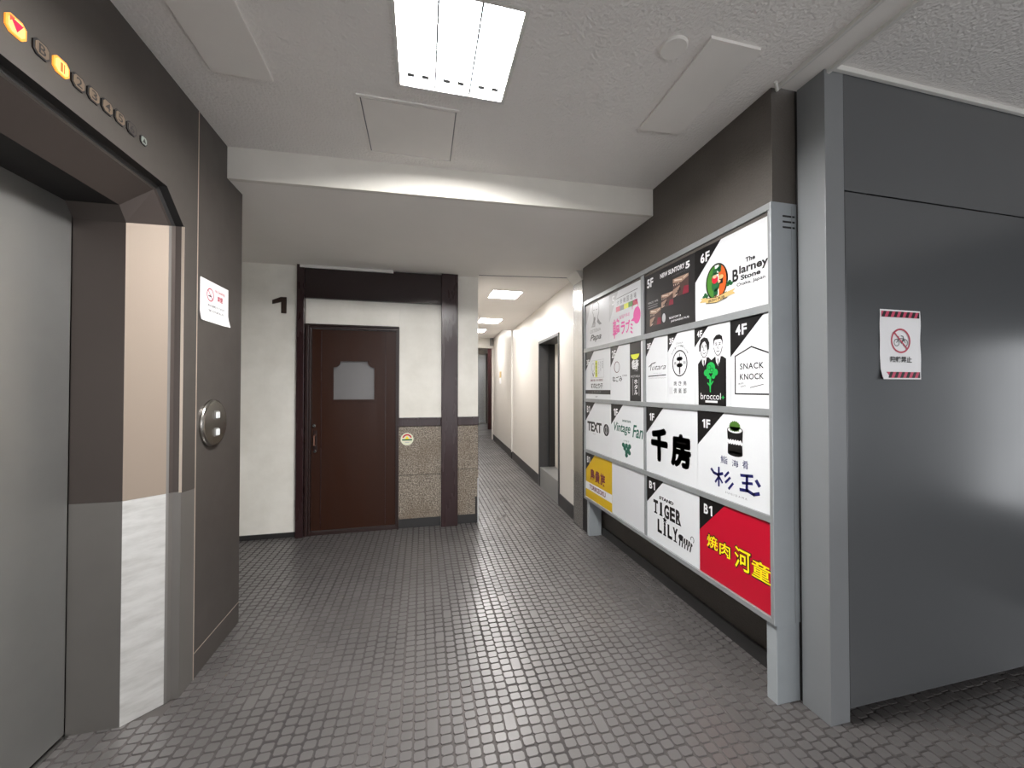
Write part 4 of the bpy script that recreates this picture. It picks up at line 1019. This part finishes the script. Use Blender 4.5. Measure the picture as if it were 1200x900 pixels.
# ------------------------------------------------------------------ ceiling fittings
ap = thing('access_hatch', 'square flush ceiling access hatch with thin frame beside the lobby light', 'hatch', (-0.06, 2.04, CEIL))
MB().box(-0.278, 0.152, 1.862, 2.262, CEIL - 0.004, CEIL + 0.002, 0.001).build('hatch_panel', 'ceiling_plate', ap)
mb = MB(); a0, a1, c0, c1 = -0.300, 0.172, 1.842, 2.284
mb.box(a0, a1, c0, c0 + .014, CEIL - .006, CEIL + .002, .001); mb.box(a0, a1, c1 - .014, c1, CEIL - .006, CEIL + .002, .001)
mb.box(a0, a0 + .014, c0 + .014, c1 - .014, CEIL - .006, CEIL + .002, .001); mb.box(a1 - .014, a1, c0 + .014, c1 - .014, CEIL - .006, CEIL + .002, .001)
mb.build('hatch_frame', 'ceiling_plate', ap)
mb = MB(); mb.box(a0 + .014, a0 + .0195, c0 + .016, c1 - .016, CEIL - .0012, CEIL + .001); mb.box(a0 + .014, a1 - .014, c0 + .0145, c0 + .0185, CEIL - .0012, CEIL + .001); mb.box(a1 - .0195, a1 - .015, c0 + .016, c1 - .016, CEIL - .0012, CEIL + .001)
mb.build('hatch_gap', 'ink_grey', ap)
tag(MB().box(-0.868, -0.632, 0.95, 1.842, CEIL - 0.012, CEIL + .001, 0.003).build('ceiling_plate', 'ceiling_plate'), 'long white cover plate on the ceiling above the elevator', 'cover plate', 'blank cover plates on the ceiling')
tag(MB().prism([(1.066, 1.232, CEIL - .012), (1.295, 1.232, CEIL - .012), (1.305, 1.74, CEIL - .012), (1.080, 1.752, CEIL - .012)], (0, 0, .013)).build('ceiling_plate', 'ceiling_plate'), 'long white cover plate on the ceiling over the signboard, beside a round cover', 'cover plate', 'blank cover plates on the ceiling')
dc = thing('round_ceiling_cover', 'small round white cover on the ceiling beside the long plate', 'cover', (0.958, 1.308, CEIL))
MB().lathe([(0.047, 0.0), (0.052, 0.004), (0.052, 0.010)], Matrix.Translation((0.958, 1.308, CEIL - 0.010)), 40).build('cover_disc', 'ceiling_plate', dc, smooth=True)
tk = struct_empty('trim_11', (1.6, 0.3, CEIL))
MB().box(1.535, 1.648, YB, 1.375, CEIL - 0.006, CEIL + .02).build('track_bed', 'ceiling_plate', tk)
MB().box(1.524, 1.538, YB, 1.384, CEIL - 0.018, CEIL + .02, .003).build('track_edge', 'white_trim', tk)
MB().box(1.645, 1.662, YB, 1.376, CEIL - 0.022, CEIL + .02, .003).build('track_edge', 'white_trim', tk)
MB().box(1.662, 3.8, 1.232, 1.2495, CEIL - 0.010, CEIL + .02, .003).build('track_edge', 'white_trim', tk)
mb = MB(); mb.tube((1.488, 1.345, CEIL - .012), (1.526, 1.372, CEIL - .022), .007); mb.build('wire_stub', 'white_trim', tk)

# ------------------------------------------------------------------ the rest of the hall behind the camera
wbk = struct_empty('wall_entrance', (5, -0.5, 0))
MB().box(5.0, 5.1, YB, 0.0, 0, CEIL + .15).build('wall_panel', 'gate_metal', wbk)
MB().box(5.0, 5.1, 0.70, 1.36, 0, CEIL + .15).build('wall_panel', 'gate_metal', wbk)
MB().box(5.0, 5.1, 0.0, 0.70, 0, 0.35).build('wall_panel', 'gate_metal', wbk)
MB().box(5.0, 5.1, 0.0, 0.70, 1.8, CEIL + .15).build('wall_panel', 'gate_metal', wbk)
MB().box(-2.1, 5.1, YB - 0.1, YB, 2.35, CEIL + .15).build('wall_panel', 'gate_metal', wbk)  # unseen header, its drop set to keep the gate's upper reflection dark
